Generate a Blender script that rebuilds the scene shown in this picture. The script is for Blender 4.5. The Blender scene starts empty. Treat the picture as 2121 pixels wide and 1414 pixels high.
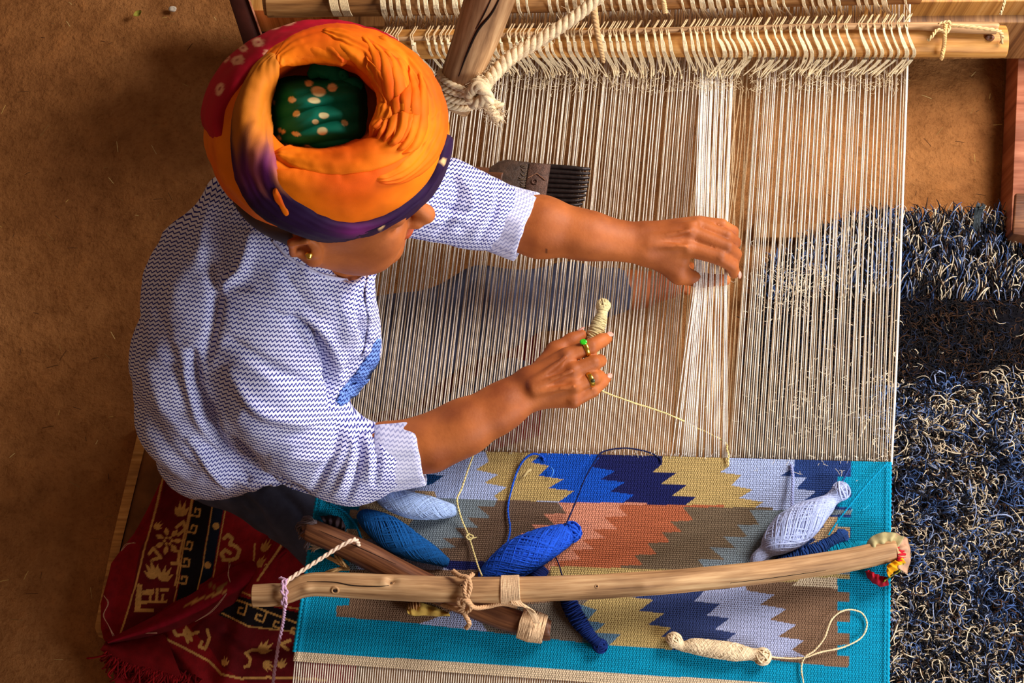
import bpy, math, random
import numpy as np
from math import sin, cos, pi, radians, sqrt
from mathutils import Vector
from mathutils.bvhtree import BVHTree

random.seed(4); rng = np.random.RandomState(4)
SC = bpy.context.scene
COL = SC.collection

# ------------------------------------------------------------------ camera, world, lights, exposure
FPX = 3000.0; PHI = radians(15.5); HC = 2.55
CAM = np.array([0, 0, HC])
DV = np.array([0, sin(PHI), -cos(PHI)]); UV_ = np.array([0, cos(PHI), sin(PHI)]); RV = np.array([1.0, 0, 0])
cd = bpy.data.cameras.new('camera'); co = bpy.data.objects.new('camera', cd); COL.objects.link(co)
co.location = (0, 0, HC); co.rotation_euler = (PHI, 0, 0)
cd.sensor_width = 36; cd.lens = FPX / 2121 * 36; cd.clip_start = 0.05
SC.camera = co
SC.view_settings.view_transform = 'Standard'; SC.view_settings.look = 'None'
SC.view_settings.exposure = 0.1; SC.view_settings.gamma = 1; SC.view_settings.use_curve_mapping = False
w = bpy.data.worlds.new('world'); SC.world = w; w.use_nodes = True
w.node_tree.nodes['Background'].inputs[0].default_value = (0.68, 0.43, 0.29, 1)
w.node_tree.nodes['Background'].inputs[1].default_value = 0.225

def area(name, loc, target, size, energy, color, size_y=None):
    l = bpy.data.lights.new(name, 'AREA'); l.energy = energy; l.color = color
    l.shape = 'RECTANGLE'; l.size = size; l.size_y = size_y or size
    o = bpy.data.objects.new(name, l); COL.objects.link(o); o.location = loc
    o.rotation_euler = (Vector(target) - Vector(loc)).to_track_quat('-Z', 'Y').to_euler()
    return o
area('doorway_daylight', (1.75, 1.6, 1.85), (0.25, 0.5, 0.35), 0.9, 84, (1.0, 0.95, 0.92))
area('yard_daylight', (1.75, -0.75, 1.45), (0.15, 0.4, 0.4), 0.9, 46, (0.86, 0.92, 1.0))

# ------------------------------------------------------------------ helpers
def srgb(r, g, b):
    f = lambda c: (c / 255 / 12.92) if c <= 10.3 else ((c / 255 + 0.055) / 1.055) ** 2.4
    return (f(r), f(g), f(b))
def W(px, py, z):
    """point of the world at height z seen at pixel px, py of the photograph"""
    r = DV + (px - 1060.5) / FPX * RV - (py - 707) / FPX * UV_
    return CAM + r * ((z - HC) / r[2])
def WP(pts): return np.array([W(*p) for p in pts])
def proj(P):
    v = np.asarray(P) - CAM; d = v @ DV
    return np.stack([1060.5 + FPX * (v @ RV) / d, 707 - FPX * (v @ UV_) / d], -1)
def mpp(px, py, z): return float((W(px, py, z) - CAM) @ DV) / FPX
def nrm(a): return a / (np.linalg.norm(a, axis=-1, keepdims=True) + 1e-12)

def make_mesh(name, V, Fs, uv=None, col=None, smooth=True):
    V = np.asarray(V, dtype=np.float32)
    me = bpy.data.meshes.new(name)
    if not isinstance(Fs, list): Fs = [Fs]
    Fs = [np.asarray(f, dtype=np.int32) for f in Fs if len(f)]
    idx = np.concatenate([f.ravel() for f in Fs]); tot = np.concatenate([np.full(len(f), f.shape[1], np.int32) for f in Fs])
    st = np.concatenate([[0], np.cumsum(tot)[:-1]]).astype(np.int32)
    me.vertices.add(len(V)); me.vertices.foreach_set('co', V.ravel())
    me.loops.add(len(idx)); me.loops.foreach_set('vertex_index', idx)
    me.polygons.add(len(tot)); me.polygons.foreach_set('loop_start', st)
    try: me.polygons.foreach_set('loop_total', tot)
    except Exception: pass
    me.update(calc_edges=True)
    if smooth: me.polygons.foreach_set('use_smooth', np.ones(len(tot), dtype=bool))
    if uv is not None:
        l = me.uv_layers.new(name='UVMap'); l.data.foreach_set('uv', np.asarray(uv, np.float32)[idx].ravel())
    if col is not None:
        c = np.ones((len(V), 4), np.float32); c[:, :3] = col
        a = me.color_attributes.new('col', 'FLOAT_COLOR', 'POINT'); a.data.foreach_set('color', c.ravel())
    return me
def obj(name, me, mat, parent=None, **tags):
    o = bpy.data.objects.new(name, me); COL.objects.link(o)
    if mat is not None and len(me.materials) == 0: me.materials.append(mat)
    if parent is not None: o.parent = parent
    for k, v in tags.items(): o[k] = v
    return o
def thing(name, label, cat, group=None, loc=(0, 0, 0)):
    o = bpy.data.objects.new(name, None); COL.objects.link(o); o.location = loc
    o.empty_display_size = 0.05; o['label'] = label; o['category'] = cat
    if group: o['group'] = group
    bpy.context.view_layer.update()
    return o

class MB:
    def __init__(s): s.V = []; s.F = {}; s.U = []; s.C = []; s.n = 0
    def add(s, V, F, uv=None, col=None):
        V = np.asarray(V, float)
        for f in (F if isinstance(F, list) else [F]):
            f = np.asarray(f)
            if len(f): s.F.setdefault(f.shape[1], []).append(f + s.n)
        s.V.append(V); s.U.append(np.zeros((len(V), 2)) if uv is None else np.asarray(uv))
        c = np.ones((len(V), 3)) * 0.5
        if col is not None: c[:] = col
        s.C.append(c); s.n += len(V)
    def mesh(s, name, smooth=True):
        return make_mesh(name, np.concatenate(s.V), [np.concatenate(v) for v in s.F.values()], np.concatenate(s.U), np.concatenate(s.C), smooth)

def spline(P, n, closed=False):
    """Catmull-Rom through rows of P, n samples (any number of columns)"""
    P = np.asarray(P, float); m = len(P)
    if m == 2: t = np.linspace(0, 1, n)[:, None]; return P[0] * (1 - t) + P[1] * t
    E = np.vstack([2 * P[0] - P[1], P, 2 * P[-1] - P[-2]])
    t = np.linspace(0, m - 1 - 1e-9, n); i = t.astype(int); f = (t - i)[:, None]
    a, b, c, d = E[i], E[i + 1], E[i + 2], E[i + 3]
    return 0.5 * (2 * b + (c - a) * f + (2 * a - 5 * b + 4 * c - d) * f ** 2 + (3 * b - a - 3 * c + d) * f ** 3)

def strands(P, r, sides=4, ref=(0.13, 0.07, 1.0), col=None, caps=True):
    """S curves of n points as tubes. P (S,n,3), r scalar or (S,n). returns V,F,uv,col"""
    P = np.asarray(P, float)
    if P.ndim == 2: P = P[None]
    S, n, _ = P.shape
    r = np.broadcast_to(np.asarray(r, float), (S, n)) if np.ndim(r) != 1 or S != 1 else np.asarray(r)[None]
    T = nrm(np.gradient(P, axis=1)); ref = np.broadcast_to(np.asarray(ref, float), T.shape)
    A = nrm(np.cross(T, ref)); B = np.cross(A, T)
    th = np.arange(sides) * 2 * pi / sides
    ring = (A[:, :, None] * np.cos(th)[:, None] + B[:, :, None] * np.sin(th)[:, None]) * r[:, :, None, None]
    V = (P[:, :, None] + ring).reshape(-1, 3)
    s, i, k = np.meshgrid(np.arange(S), np.arange(n - 1), np.arange(sides), indexing='ij')
    b = s * n * sides; k2 = (k + 1) % sides
    F = np.stack([b + i * sides + k, b + i * sides + k2, b + (i + 1) * sides + k2, b + (i + 1) * sides + k], -1).reshape(-1, 4)
    L = np.concatenate([np.zeros((S, 1)), np.cumsum(np.linalg.norm(np.diff(P, axis=1), axis=2), 1)], 1)
    uv = np.stack([np.broadcast_to((th / (2 * pi))[None, None], (S, n, sides)), np.broadcast_to(L[:, :, None], (S, n, sides))], -1).reshape(-1, 2)
    Fs = [F]
    if caps and sides == 4:
        bb = np.arange(S) * n * sides
        Fs.append(np.stack([bb + 3, bb + 2, bb + 1, bb], -1)); e = bb + (n - 1) * sides
        Fs.append(np.stack([e, e + 1, e + 2, e + 3], -1))
        Fs = [np.concatenate(Fs)]
    c = None
    if col is not None:
        c = np.asarray(col, float)
        c = np.repeat(c, n * sides, axis=0) if c.ndim == 2 else np.broadcast_to(c, (len(V), 3))
    return V, Fs, uv, c

def loft(C, R, ns=24, ref=(0, 0, 1), fn=None, flat=1.0, caps=True):
    """one solid tube through C with radii R; fn(t, theta, length)->radius factor; flat = height/width"""
    C = np.asarray(C, float); n = len(C); R = np.broadcast_to(np.asarray(R, float), (n,))
    T = nrm(np.gradient(C, axis=0)); A = nrm(np.cross(T, np.asarray(ref, float))); B = np.cross(A, T)
    th = np.arange(ns) * 2 * pi / ns
    L = np.concatenate([[0], np.cumsum(np.linalg.norm(np.diff(C, axis=0), axis=1))])
    t = (L / L[-1])[:, None]
    k = np.ones((n, ns)) if fn is None else fn(t, th[None], L[:, None]) * np.ones((n, ns))
    rr = R[:, None] * k
    V = C[:, None] + A[:, None] * (rr * np.cos(th))[..., None] + B[:, None] * (rr * np.sin(th) * flat)[..., None]
    V = V.reshape(-1, 3)
    i, j = np.meshgrid(np.arange(n - 1), np.arange(ns), indexing='ij'); j2 = (j + 1) % ns
    F = np.stack([i * ns + j, i * ns + j2, (i + 1) * ns + j2, (i + 1) * ns + j], -1).reshape(-1, 4)
    uv = np.stack([np.broadcast_to(th / (2 * pi) * 0.12, (n, ns)), np.broadcast_to(L[:, None], (n, ns))], -1).reshape(-1, 2)
    Fs = [F]
    if caps:
        V = np.vstack([V, C[:1], C[-1:]]); uv = np.vstack([uv, [[0.06, 0]], [[0.06, L[-1]]]])
        a = n * ns; jj = np.arange(ns); k2 = (jj + 1) % ns
        Fs.append(np.concatenate([np.stack([np.full(ns, a), k2, jj], -1), np.stack([np.full(ns, a + 1), (n - 1) * ns + jj, (n - 1) * ns + k2], -1)]))
    return V, Fs, uv

def grid_faces(n, m):
    i, j = np.meshgrid(np.arange(n - 1), np.arange(m - 1), indexing='ij')
    return np.stack([i * m + j, i * m + j + 1, (i + 1) * m + j + 1, (i + 1) * m + j], -1).reshape(-1, 4)
def box_mesh(c, sx, sy, sz, rot=0, bev=0.0):
    import bmesh
    bm = bmesh.new(); bmesh.ops.create_cube(bm, size=1)
    for v in bm.verts: v.co = (v.co.x * sx, v.co.y * sy, v.co.z * sz)
    if bev: bmesh.ops.bevel(bm, geom=bm.edges[:], offset=bev, segments=2, affect='EDGES')
    V = np.array([v.co[:] for v in bm.verts]); F3 = [[v.index for v in f.verts] for f in bm.faces if len(f.verts) == 3]; F4 = [[v.index for v in f.verts] for f in bm.faces if len(f.verts) == 4]
    bm.free(); R_ = np.array([[cos(rot), -sin(rot), 0], [sin(rot), cos(rot), 0], [0, 0, 1]])
    return V @ R_.T + np.asarray(c), [np.array(f) for f in (F4, F3) if len(f)]
def prism(poly, z0, z1, mb=None, bev=0):
    """closed polygon of (x,y) world points extruded from z0 to z1 (z may be per-point)"""
    n = len(poly); P = np.asarray(poly, float)
    V = np.vstack([np.c_[P, np.broadcast_to(z0, n)], np.c_[P, np.broadcast_to(z1, n)]])
    j = np.arange(n); k = (j + 1) % n
    return V, [np.stack([j, k, k + n, j + n], -1), np.array([list(range(n))[::-1]]), np.array([[n + a for a in range(n)]])]

# smooth value noise in numpy
_PERM = np.random.RandomState(7).rand(64, 64, 64)
def vnoise(P, s):
    Q = np.asarray(P) * s; i = np.floor(Q).astype(int); f = Q - i; f = f * f * (3 - 2 * f); o = 0
    for a in (0, 1):
        for b in (0, 1):
            for c in (0, 1):
                wgt = (f[..., 0] if a else 1 - f[..., 0]) * (f[..., 1] if b else 1 - f[..., 1]) * (f[..., 2] if c else 1 - f[..., 2])
                o = o + wgt * _PERM[(i[..., 0] + a) % 64, (i[..., 1] + b) % 64, (i[..., 2] + c) % 64]
    return o * 2 - 1
def fbm(P, s, o=3): return sum(vnoise(np.asarray(P) + 3.1 * k, s * 2 ** k) / 2 ** k for k in range(o))
def inpoly(P, poly):
    x, y = P[:, 0], P[:, 1]; poly = np.asarray(poly, float); r = np.zeros(len(P), bool); j = len(poly) - 1
    for i in range(len(poly)):
        xi, yi = poly[i]; xj, yj = poly[j]
        if yi != yj:
            r ^= ((yi > y) != (yj > y)) & (x < (xj - xi) * (y - yi) / (yj - yi) + xi)
        j = i
    return r
def dist_poly(P, L):
    """distance of 2D/3D points to a polyline and the parameter of the nearest point"""
    L = np.asarray(L, float); best = np.full(len(P), 1e9); bt = np.zeros(len(P)); sd = np.zeros(len(P))
    for i in range(len(L) - 1):
        a, b = L[i], L[i + 1]; ab = b - a; t = np.clip(((P - a) @ ab) / (ab @ ab), 0, 1)
        q = P - (a + t[:, None] * ab); d = np.linalg.norm(q, axis=1); m = d < best
        best[m] = d[m]; bt[m] = (i + t[m]) / (len(L) - 1)
        if P.shape[1] == 2: s = np.sign(ab[0] * q[:, 1] - ab[1] * q[:, 0]); sd[m] = s[m]
    return best, bt, sd

# ------------------------------------------------------------------ implicit surfaces (bodies, cloth over bodies)
def cone(a, b, ra, rb, k=0.01, op='add'):
    a = np.asarray(a, float); b = np.asarray(b, float)
    return dict(t='cone', a=a, b=b, ra=ra, rb=rb, k=k, op=op, c=(a + b) / 2, R=np.linalg.norm(b - a) / 2 + max(ra, rb))
def ell(c, r, k=0.01, M=None, op='add'):
    r = np.array(r if np.ndim(r) else [r] * 3, float)
    return dict(t='ell', c=np.asarray(c, float), r=r, M=np.eye(3) if M is None else M, k=k, op=op, R=max(r))
def sd_eval(P, prims):
    d = np.full(len(P), 0.2)
    for p in prims:
        if p['t'] == 'cone':
            ab = p['b'] - p['a']; q = P - p['a']; t = np.clip(q @ ab / max(ab @ ab, 1e-12), 0, 1)
            e = np.linalg.norm(q - t[:, None] * ab, axis=1) - (p['ra'] + t * (p['rb'] - p['ra']))
        else:
            q = (P - p['c']) @ p['M'].T; k0 = np.linalg.norm(q / p['r'], axis=1); k1 = np.linalg.norm(q / p['r'] ** 2, axis=1)
            e = k0 * (k0 - 1) / (k1 + 1e-9)
        k = p['k']
        if p['op'] == 'add':
            h = np.maximum(k - np.abs(d - e), 0) / k; d = np.minimum(d, e) - h * h * k / 4
        else:
            e = -e; h = np.maximum(k - np.abs(d - e), 0) / k; d = np.maximum(d, e) + h * h * k / 4
    return d
def sdf_surface(prims, h):
    lo = np.min([p['c'] - p['R'] for p in prims if p['op'] == 'add'], 0) - 3 * h
    hi = np.max([p['c'] + p['R'] for p in prims if p['op'] == 'add'], 0) + 3 * h
    B = 16; nb = np.ceil((hi - lo) / (B * h)).astype(int); N = nb * B + 2
    bi = np.stack(np.meshgrid(*[np.arange(k) for k in nb], indexing='ij'), -1).reshape(-1, 3)
    ctr = lo + (bi + 0.5) * B * h; rad = B * h * 0.87
    d = sd_eval(ctr, prims); act = bi[np.abs(d) < rad * 1.35 + 0.02]
    g = np.stack(np.meshgrid(*[np.arange(B + 1)] * 3, indexing='ij'), -1).reshape(-1, 3)
    VI, VP, Q = [], [], []
    lin = lambda c: (c[:, 0] * N[1] + c[:, 1]) * N[2] + c[:, 2]
    off = [(0, 0, 0), (1, 0, 0), (0, 1, 0), (1, 1, 0), (0, 0, 1), (1, 0, 1), (0, 1, 1), (1, 1, 1)]
    edges = [(0, 1), (2, 3), (4, 5), (6, 7), (0, 2), (1, 3), (4, 6), (5, 7), (0, 4), (1, 5), (2, 6), (3, 7)]
    for b in act:
        c0 = lo + (b + 0.5) * B * h
        near = [p for p in prims if np.linalg.norm(p['c'] - c0) < p['R'] + rad + p['k'] + 2 * h]
        if not near: continue
        D = sd_eval(lo + (g + b * B) * h, near).reshape(B + 1, B + 1, B + 1)
        S = D < 0
        if S.all() or not S.any(): continue
        cor = [D[a:a + B, e:e + B, f:f + B] for a, e, f in off]
        sg = sum((c < 0).astype(int) for c in cor); m = (sg > 0) & (sg < 8)
        ci = np.argwhere(m); cv = [c[m] for c in cor]
        acc = np.zeros((len(ci), 3)); cnt = np.zeros(len(ci))
        for e0, e1 in edges:
            u, v = cv[e0], cv[e1]; x = (u < 0) != (v < 0); t = np.where(x, u / np.where(x, u - v, 1), 0)
            o0 = np.array(off[e0]); o1 = np.array(off[e1])
            acc += np.where(x[:, None], o0 + t[:, None] * (o1 - o0), 0); cnt += x
        gc = ci + b * B
        VI.append(lin(gc)); VP.append(lo + (gc + acc / cnt[:, None]) * h)
        for ax in range(3):
            sl0 = [slice(0, B)] * 3; sl1 = list(sl0); sl1[ax] = slice(1, B + 1)
            a0 = S[tuple(sl0)]; a1 = S[tuple(sl1)]
            e = np.argwhere(a0 != a1)
            if not len(e): continue
            fl = a0[e[:, 0], e[:, 1], e[:, 2]]; e = e + b * B
            u = np.zeros(3, int); v = np.zeros(3, int); u[(ax + 1) % 3] = 1; v[(ax + 2) % 3] = 1
            q = np.stack([lin(e - u - v), lin(e - v), lin(e), lin(e - u)], 1)
            q[~fl] = q[~fl][:, ::-1]; Q.append(q)
    VI = np.concatenate(VI); VP = np.concatenate(VP); Q = np.concatenate(Q)
    o = np.argsort(VI); VI = VI[o]; VP = VP[o]
    idx = np.searchsorted(VI, Q); idx = np.clip(idx, 0, len(VI) - 1); ok = (VI[idx] == Q).all(1)
    return VP, idx[ok]
def vnormals(V, F):
    a = V[F[:, 2]] - V[F[:, 0]]; b = V[F[:, 3]] - V[F[:, 1]]; n = np.cross(a, b); N = np.zeros_like(V)
    for k in range(4): np.add.at(N, F[:, k], n)
    return nrm(N)
def relax(V, F, it=2, lam=0.5):
    E = np.concatenate([F[:, [0, 1]], F[:, [1, 2]], F[:, [2, 3]], F[:, [3, 0]]])
    for _ in range(it):
        S = np.zeros_like(V); c = np.zeros(len(V))
        for k in range(3): S[:, k] = np.bincount(E[:, 0], V[E[:, 1], k], len(V)) + np.bincount(E[:, 1], V[E[:, 0], k], len(V))
        c = np.bincount(E[:, 0], minlength=len(V)) + np.bincount(E[:, 1], minlength=len(V))
        V = V * (1 - lam) + lam * S / np.maximum(c, 1)[:, None]
    return V

# ------------------------------------------------------------------ materials
class NT:
    def __init__(s, name):
        s.m = bpy.data.materials.new(name); s.m.use_nodes = True; s.t = s.m.node_tree; s.b = s.t.nodes['Principled BSDF']
    def n(s, typ, **kw):
        x = s.t.nodes.new(typ)
        for k, v in kw.items():
            if k.startswith('i_'): x.inputs[k[2:].replace('_', ' ')].default_value = v
            else: setattr(x, k, v)
        return x
    def l(s, a, b): s.t.links.new(a, b)
    def math(s, op, a, b=None, c=None):
        x = s.t.nodes.new('ShaderNodeMath'); x.operation = op
        for i, v in enumerate((a, b, c)):
            if v is None: continue
            if isinstance(v, (int, float)): x.inputs[i].default_value = v
            else: s.l(v, x.inputs[i])
        return x.outputs[0]
    def mix(s, f, a, b, blend='MIX'):
        x = s.t.nodes.new('ShaderNodeMix'); x.data_type = 'RGBA'; x.blend_type = blend
        for i, v in ((0, f), (6, a), (7, b)):
            if isinstance(v, (int, float)): x.inputs[i].default_value = v
            elif isinstance(v, tuple): x.inputs[i].default_value = (*v, 1)[:4]
            else: s.l(v, x.inputs[i])
        return x.outputs[2]
    def noise(s, vec, scale, detail=3, rough=0.55):
        x = s.n('ShaderNodeTexNoise'); x.inputs['Scale'].default_value = scale; x.inputs['Detail'].default_value = detail; x.inputs['Roughness'].default_value = rough
        if vec is not None: s.l(vec, x.inputs['Vector'])
        return x.outputs['Fac']
    def ramp(s, f, stops):
        x = s.n('ShaderNodeValToRGB'); cr = x.color_ramp
        while len(cr.elements) < len(stops): cr.elements.new(0.5)
        for e, (p, c) in zip(cr.elements, stops): e.position = p; e.color = (*c, 1)
        s.l(f, x.inputs[0]); return x.outputs[0]
    def mapping(s, vec, scale):
        x = s.n('ShaderNodeMapping'); x.inputs['Scale'].default_value = scale; s.l(vec, x.inputs['Vector']); return x.outputs[0]
    def bump(s, h, strength, dist, prev=None):
        x = s.n('ShaderNodeBump'); x.inputs['Strength'].default_value = strength; x.inputs['Distance'].default_value = dist
        s.l(h, x.inputs['Height'])
        if prev is not None: s.l(prev, x.inputs['Normal'])
        s.l(x.outputs[0], s.b.inputs['Normal']); return x.outputs[0]
    def rough(s, r, spec=0.3):
        s.b.inputs['Roughness'].default_value = r; s.b.inputs['Specular IOR Level'].default_value = spec

def mat_plain(name, c, rough=0.8, var=0.15, scale=60, bump=0.3, bscale=300, bdist=0.001, spec=0.25, metal=0.0, c2=None):
    k = NT(name); tc = k.n('ShaderNodeTexCoord').outputs['Object']
    f = k.noise(tc, scale); d = c2 or tuple(x * (1 - var) * 0.8 for x in c); e = tuple(min(1, x * (1 + var)) for x in c)
    k.l(k.ramp(f, [(0.3, d), (0.7, e)]), k.b.inputs['Base Color'])
    if bump: k.bump(k.noise(tc, bscale, 4), bump, bdist)
    k.rough(rough, spec); k.b.inputs['Metallic'].default_value = metal
    return k.m
def mat_attr(name, rough=0.9, var=0.2, scale=150, bump=0.3, bscale=900, bdist=0.0008, spec=0.15):
    k = NT(name); a = k.n('ShaderNodeAttribute', attribute_name='col').outputs['Color']; tc = k.n('ShaderNodeTexCoord').outputs['Object']
    g = k.ramp(k.noise(tc, scale), [(0.3, (1 - var,) * 3), (0.7, (1 + var * 0.5,) * 3)])
    k.l(k.mix(1.0, a, g, 'MULTIPLY'), k.b.inputs['Base Color'])
    if bump: k.bump(k.noise(tc, bscale, 2), bump, bdist)
    k.rough(rough, spec); return k.m
def mat_wood(name, c1, c2, c3, rough=0.6, along=6, across=130, bump=0.5, spec=0.3):
    k = NT(name); uv = k.n('ShaderNodeTexCoord').outputs['UV']
    v = k.mapping(uv, (across, along, 1)); f = k.noise(v, 1.0, 5, 0.6)
    v2 = k.mapping(uv, (14, 7, 1)); g = k.noise(v2, 1.0, 3)
    col = k.ramp(f, [(0.28, c1), (0.5, c2), (0.72, c3)])
    col = k.mix(1.0, col, k.ramp(g, [(0.3, (0.62, 0.58, 0.55)), (0.6, (1.1, 1.08, 1.05))]), 'MULTIPLY')
    k.l(col, k.b.inputs['Base Color']); k.bump(f, bump, 0.002); k.rough(rough, spec); return k.m

M = {}
M['cotton'] = mat_plain('cotton_thread', srgb(238, 224, 205), 0.85, 0.1, 90, 0, spec=0.1)
M['heddle'] = mat_plain('heddle_cord', srgb(232, 208, 160), 0.85, 0.14, 120, 0.2, 1500, spec=0.1)
M['rope'] = mat_plain('cotton_rope', srgb(236, 208, 165), 0.95, 0.2, 90, 0.6, 900, 0.002, 0.05)
M['wood_pole'] = mat_wood('weathered_pole_wood', srgb(112, 76, 46), srgb(178, 136, 92), srgb(214, 176, 128), 0.6)
M['wood_dark'] = mat_wood('smoke_darkened_wood', srgb(62, 34, 20), srgb(104, 62, 38), srgb(150, 98, 62), 0.45)
M['wood_brown'] = mat_wood('brown_beam_wood', srgb(92, 56, 26), srgb(152, 104, 56), srgb(186, 138, 84), 0.5)
M['wood_honey'] = mat_wood('honey_rod_wood', srgb(140, 86, 34), srgb(198, 138, 66), srgb(226, 172, 100), 0.5)
M['post_red'] = mat_wood('reddish_post_wood', srgb(120, 62, 40), srgb(180, 108, 78), srgb(205, 140, 108), 0.6, 5, 60)
M['leg_maroon'] = mat_plain('painted_dark_leg', srgb(62, 24, 16), 0.45, 0.2, 30, 0.2, 200)
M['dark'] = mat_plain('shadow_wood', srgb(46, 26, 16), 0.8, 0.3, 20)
M['iron'] = mat_plain('dark_iron', srgb(46, 36, 34), 0.38, 0.3, 120, 0.4, 300, 0.001, 0.5, 0.6)
M['ironband'] = mat_plain('rusted_band', srgb(92, 62, 48), 0.5, 0.35, 160, 0.7, 500, 0.002, 0.5, 0.35)
M['gold'] = mat_plain('gold_metal', srgb(245, 200, 80), 0.25, 0.05, 50, 0, spec=0.5, metal=1.0)
M['gem'] = mat_plain('green_gem', srgb(50, 190, 30), 0.1, 0.3, 400, 0, spec=0.8)
M['stone'] = mat_plain('pale_stone', srgb(205, 190, 170), 0.9, 0.3, 200)
M['leaf'] = mat_plain('dry_leaf', srgb(150, 140, 50), 0.8, 0.3, 200)
M['straw'] = mat_attr('straw_bits')
M['shag'] = mat_attr('shag_strips', 0.9, 0.35, 300, 0.0)
M['yarn'] = mat_attr('yarn', 0.85, 0.25, 400, 0.0)
M['denim'] = mat_plain('dark_denim', srgb(66, 70, 92), 0.85, 0.3, 25, 0.5, 1400, 0.001)
M['nail'] = mat_plain('fingernail', srgb(225, 160, 140), 0.35, 0.05, 100, 0, spec=0.4)

# skin
k = NT('skin'); tc = k.n('ShaderNodeTexCoord').outputs['Object']
cc = k.ramp(k.noise(tc, 14, 4), [(0.3, srgb(138, 68, 28)), (0.7, srgb(190, 106, 50))])
a = k.n('ShaderNodeAttribute', attribute_name='col').outputs['Color']
k.l(k.mix(1.0, cc, a, 'MULTIPLY'), k.b.inputs['Base Color'])
b1 = k.bump(k.noise(tc, 260, 4), 0.25, 0.0012); k.rough(0.58, 0.3)
k.b.inputs['Subsurface Weight'].default_value = 0.06; k.b.inputs['Subsurface Scale'].default_value = 0.01
k.b.inputs['Subsurface Radius'].default_value = (1, 0.35, 0.2)
M['skin'] = k.m
# shirt print: rows of small zigzags, laid out in the cloth's own UV
def mat_shirt(name, ink, fade):
    k = NT(name); uv = k.n('ShaderNodeTexCoord').outputs['UV']; sp = k.n('ShaderNodeSeparateXYZ'); k.l(uv, sp.inputs[0])
    T = 0.0066
    x = k.math('DIVIDE', sp.outputs[0], T); y = k.math('DIVIDE', sp.outputs[1], T * 1.02)
    t = k.math('FRACT', x)
    up = k.math('DIVIDE', t, 0.68); dn = k.math('DIVIDE', k.math('SUBTRACT', 1.0, t), 0.32)
    z = k.math('MULTIPLY', k.math('MINIMUM', up, dn), 0.58)
    f = k.math('FRACT', k.math('ADD', y, z)); d = k.math('ABSOLUTE', k.math('SUBTRACT', f, 0.5))
    line = k.math('SUBTRACT', 1.0, k.math('MINIMUM', 1.0, k.math('MAXIMUM', 0.0, k.math('MULTIPLY', k.math('SUBTRACT', d, 0.135), 12.0))))
    line = k.math('MULTIPLY', line, fade)
    tc = k.n('ShaderNodeTexCoord').outputs['Object']
    base = k.ramp(k.noise(tc, 20), [(0.3, srgb(214, 214, 238)), (0.7, srgb(236, 234, 250))])
    k.l(k.mix(line, base, ink), k.b.inputs['Base Color']); k.rough(0.85, 0.15)
    k.bump(k.noise(tc, 1500, 2), 0.2, 0.0006); return k.m
M['shirt'] = mat_shirt('zigzag_cotton', srgb(30, 34, 128), 1.0)
M['cuff'] = mat_shirt('zigzag_cotton_reverse', srgb(62, 76, 160), 0.55)
# turban cloth
def mat_turban(name, bscale=1200):
    k = NT(name); a = k.n('ShaderNodeAttribute', attribute_name='col').outputs['Color']; tc = k.n('ShaderNodeTexCoord').outputs['Object']
    g = k.ramp(k.noise(tc, 26, 4), [(0.3, (0.86,) * 3), (0.7, (1.06,) * 3)])
    k.l(k.mix(1.0, a, g, 'MULTIPLY'), k.b.inputs['Base Color']); k.bump(k.noise(tc, bscale, 3), 0.25, 0.0006); k.rough(0.72, 0.2); return k.m
M['turban'] = mat_turban('turban_muslin')
# kilim weave
k = NT('kilim_weave'); a = k.n('ShaderNodeAttribute', attribute_name='col').outputs['Color']; uv = k.n('ShaderNodeTexCoord').outputs['UV']
sp = k.n('ShaderNodeSeparateXYZ'); k.l(uv, sp.inputs[0])
su = k.math('MULTIPLY', sp.outputs[0], 2 * pi / 0.0034); sv = k.math('MULTIPLY', sp.outputs[1], 2 * pi / 0.0030)
row = k.math('SINE', k.math('ADD', su, k.math('MULTIPLY', k.math('FLOOR', k.math('DIVIDE', sp.outputs[1], 0.0030)), pi)))
wv = k.math('MULTIPLY', row, k.math('SINE', sv))
nz = k.noise(uv, 700, 3); hgt = k.math('ADD', k.math('ADD', k.math('MULTIPLY', row, 0.5), k.math('MULTIPLY', k.math('SINE', sv), 0.5)), k.math('MULTIPLY', nz, 1.2))
ev = k.ramp(k.noise(k.mapping(uv, (20, 260, 1)), 1.0, 3), [(0.3, (0.84,) * 3), (0.7, (1.1,) * 3)])
ci = k.mix(1.0, k.mix(1.0, a, ev, 'MULTIPLY'), k.ramp(nz, [(0.3, (0.72,) * 3), (0.7, (1.22,) * 3)]), 'MULTIPLY')
k.l(ci, k.b.inputs['Base Color']); k.bump(hgt, 0.75, 0.0011); k.rough(0.9, 0.15); M['kilim'] = k.m
# rug cloth
M['rug'] = mat_attr('printed_rug_cloth', 0.9, 0.25, 60, 0.5, 900, 0.001)
# earth
k = NT('packed_earth'); tc = k.n('ShaderNodeTexCoord').outputs['Object']
n1 = k.noise(tc, 2.2, 6, 0.6); n2 = k.noise(tc, 24, 8, 0.65); n3 = k.noise(tc, 130, 4, 0.7)
c = k.ramp(n1, [(0.3, srgb(138, 86, 46)), (0.5, srgb(162, 106, 58)), (0.7, srgb(186, 128, 76))])
c = k.mix(1.0, c, k.ramp(n2, [(0.3, (0.72, 0.68, 0.64)), (0.55, (1.0,) * 3), (0.75, (1.18, 1.14, 1.08))]), 'MULTIPLY')
c = k.mix(1.0, c, k.ramp(n3, [(0.32, (0.78, 0.74, 0.70)), (0.5, (1.0,) * 3)]), 'MULTIPLY')
k.l(c, k.b.inputs['Base Color']); b = k.bump(n2, 0.8, 0.018); k.bump(n3, 0.7, 0.004, b); k.rough(0.95, 0.1); M['earth'] = k.m

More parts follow.
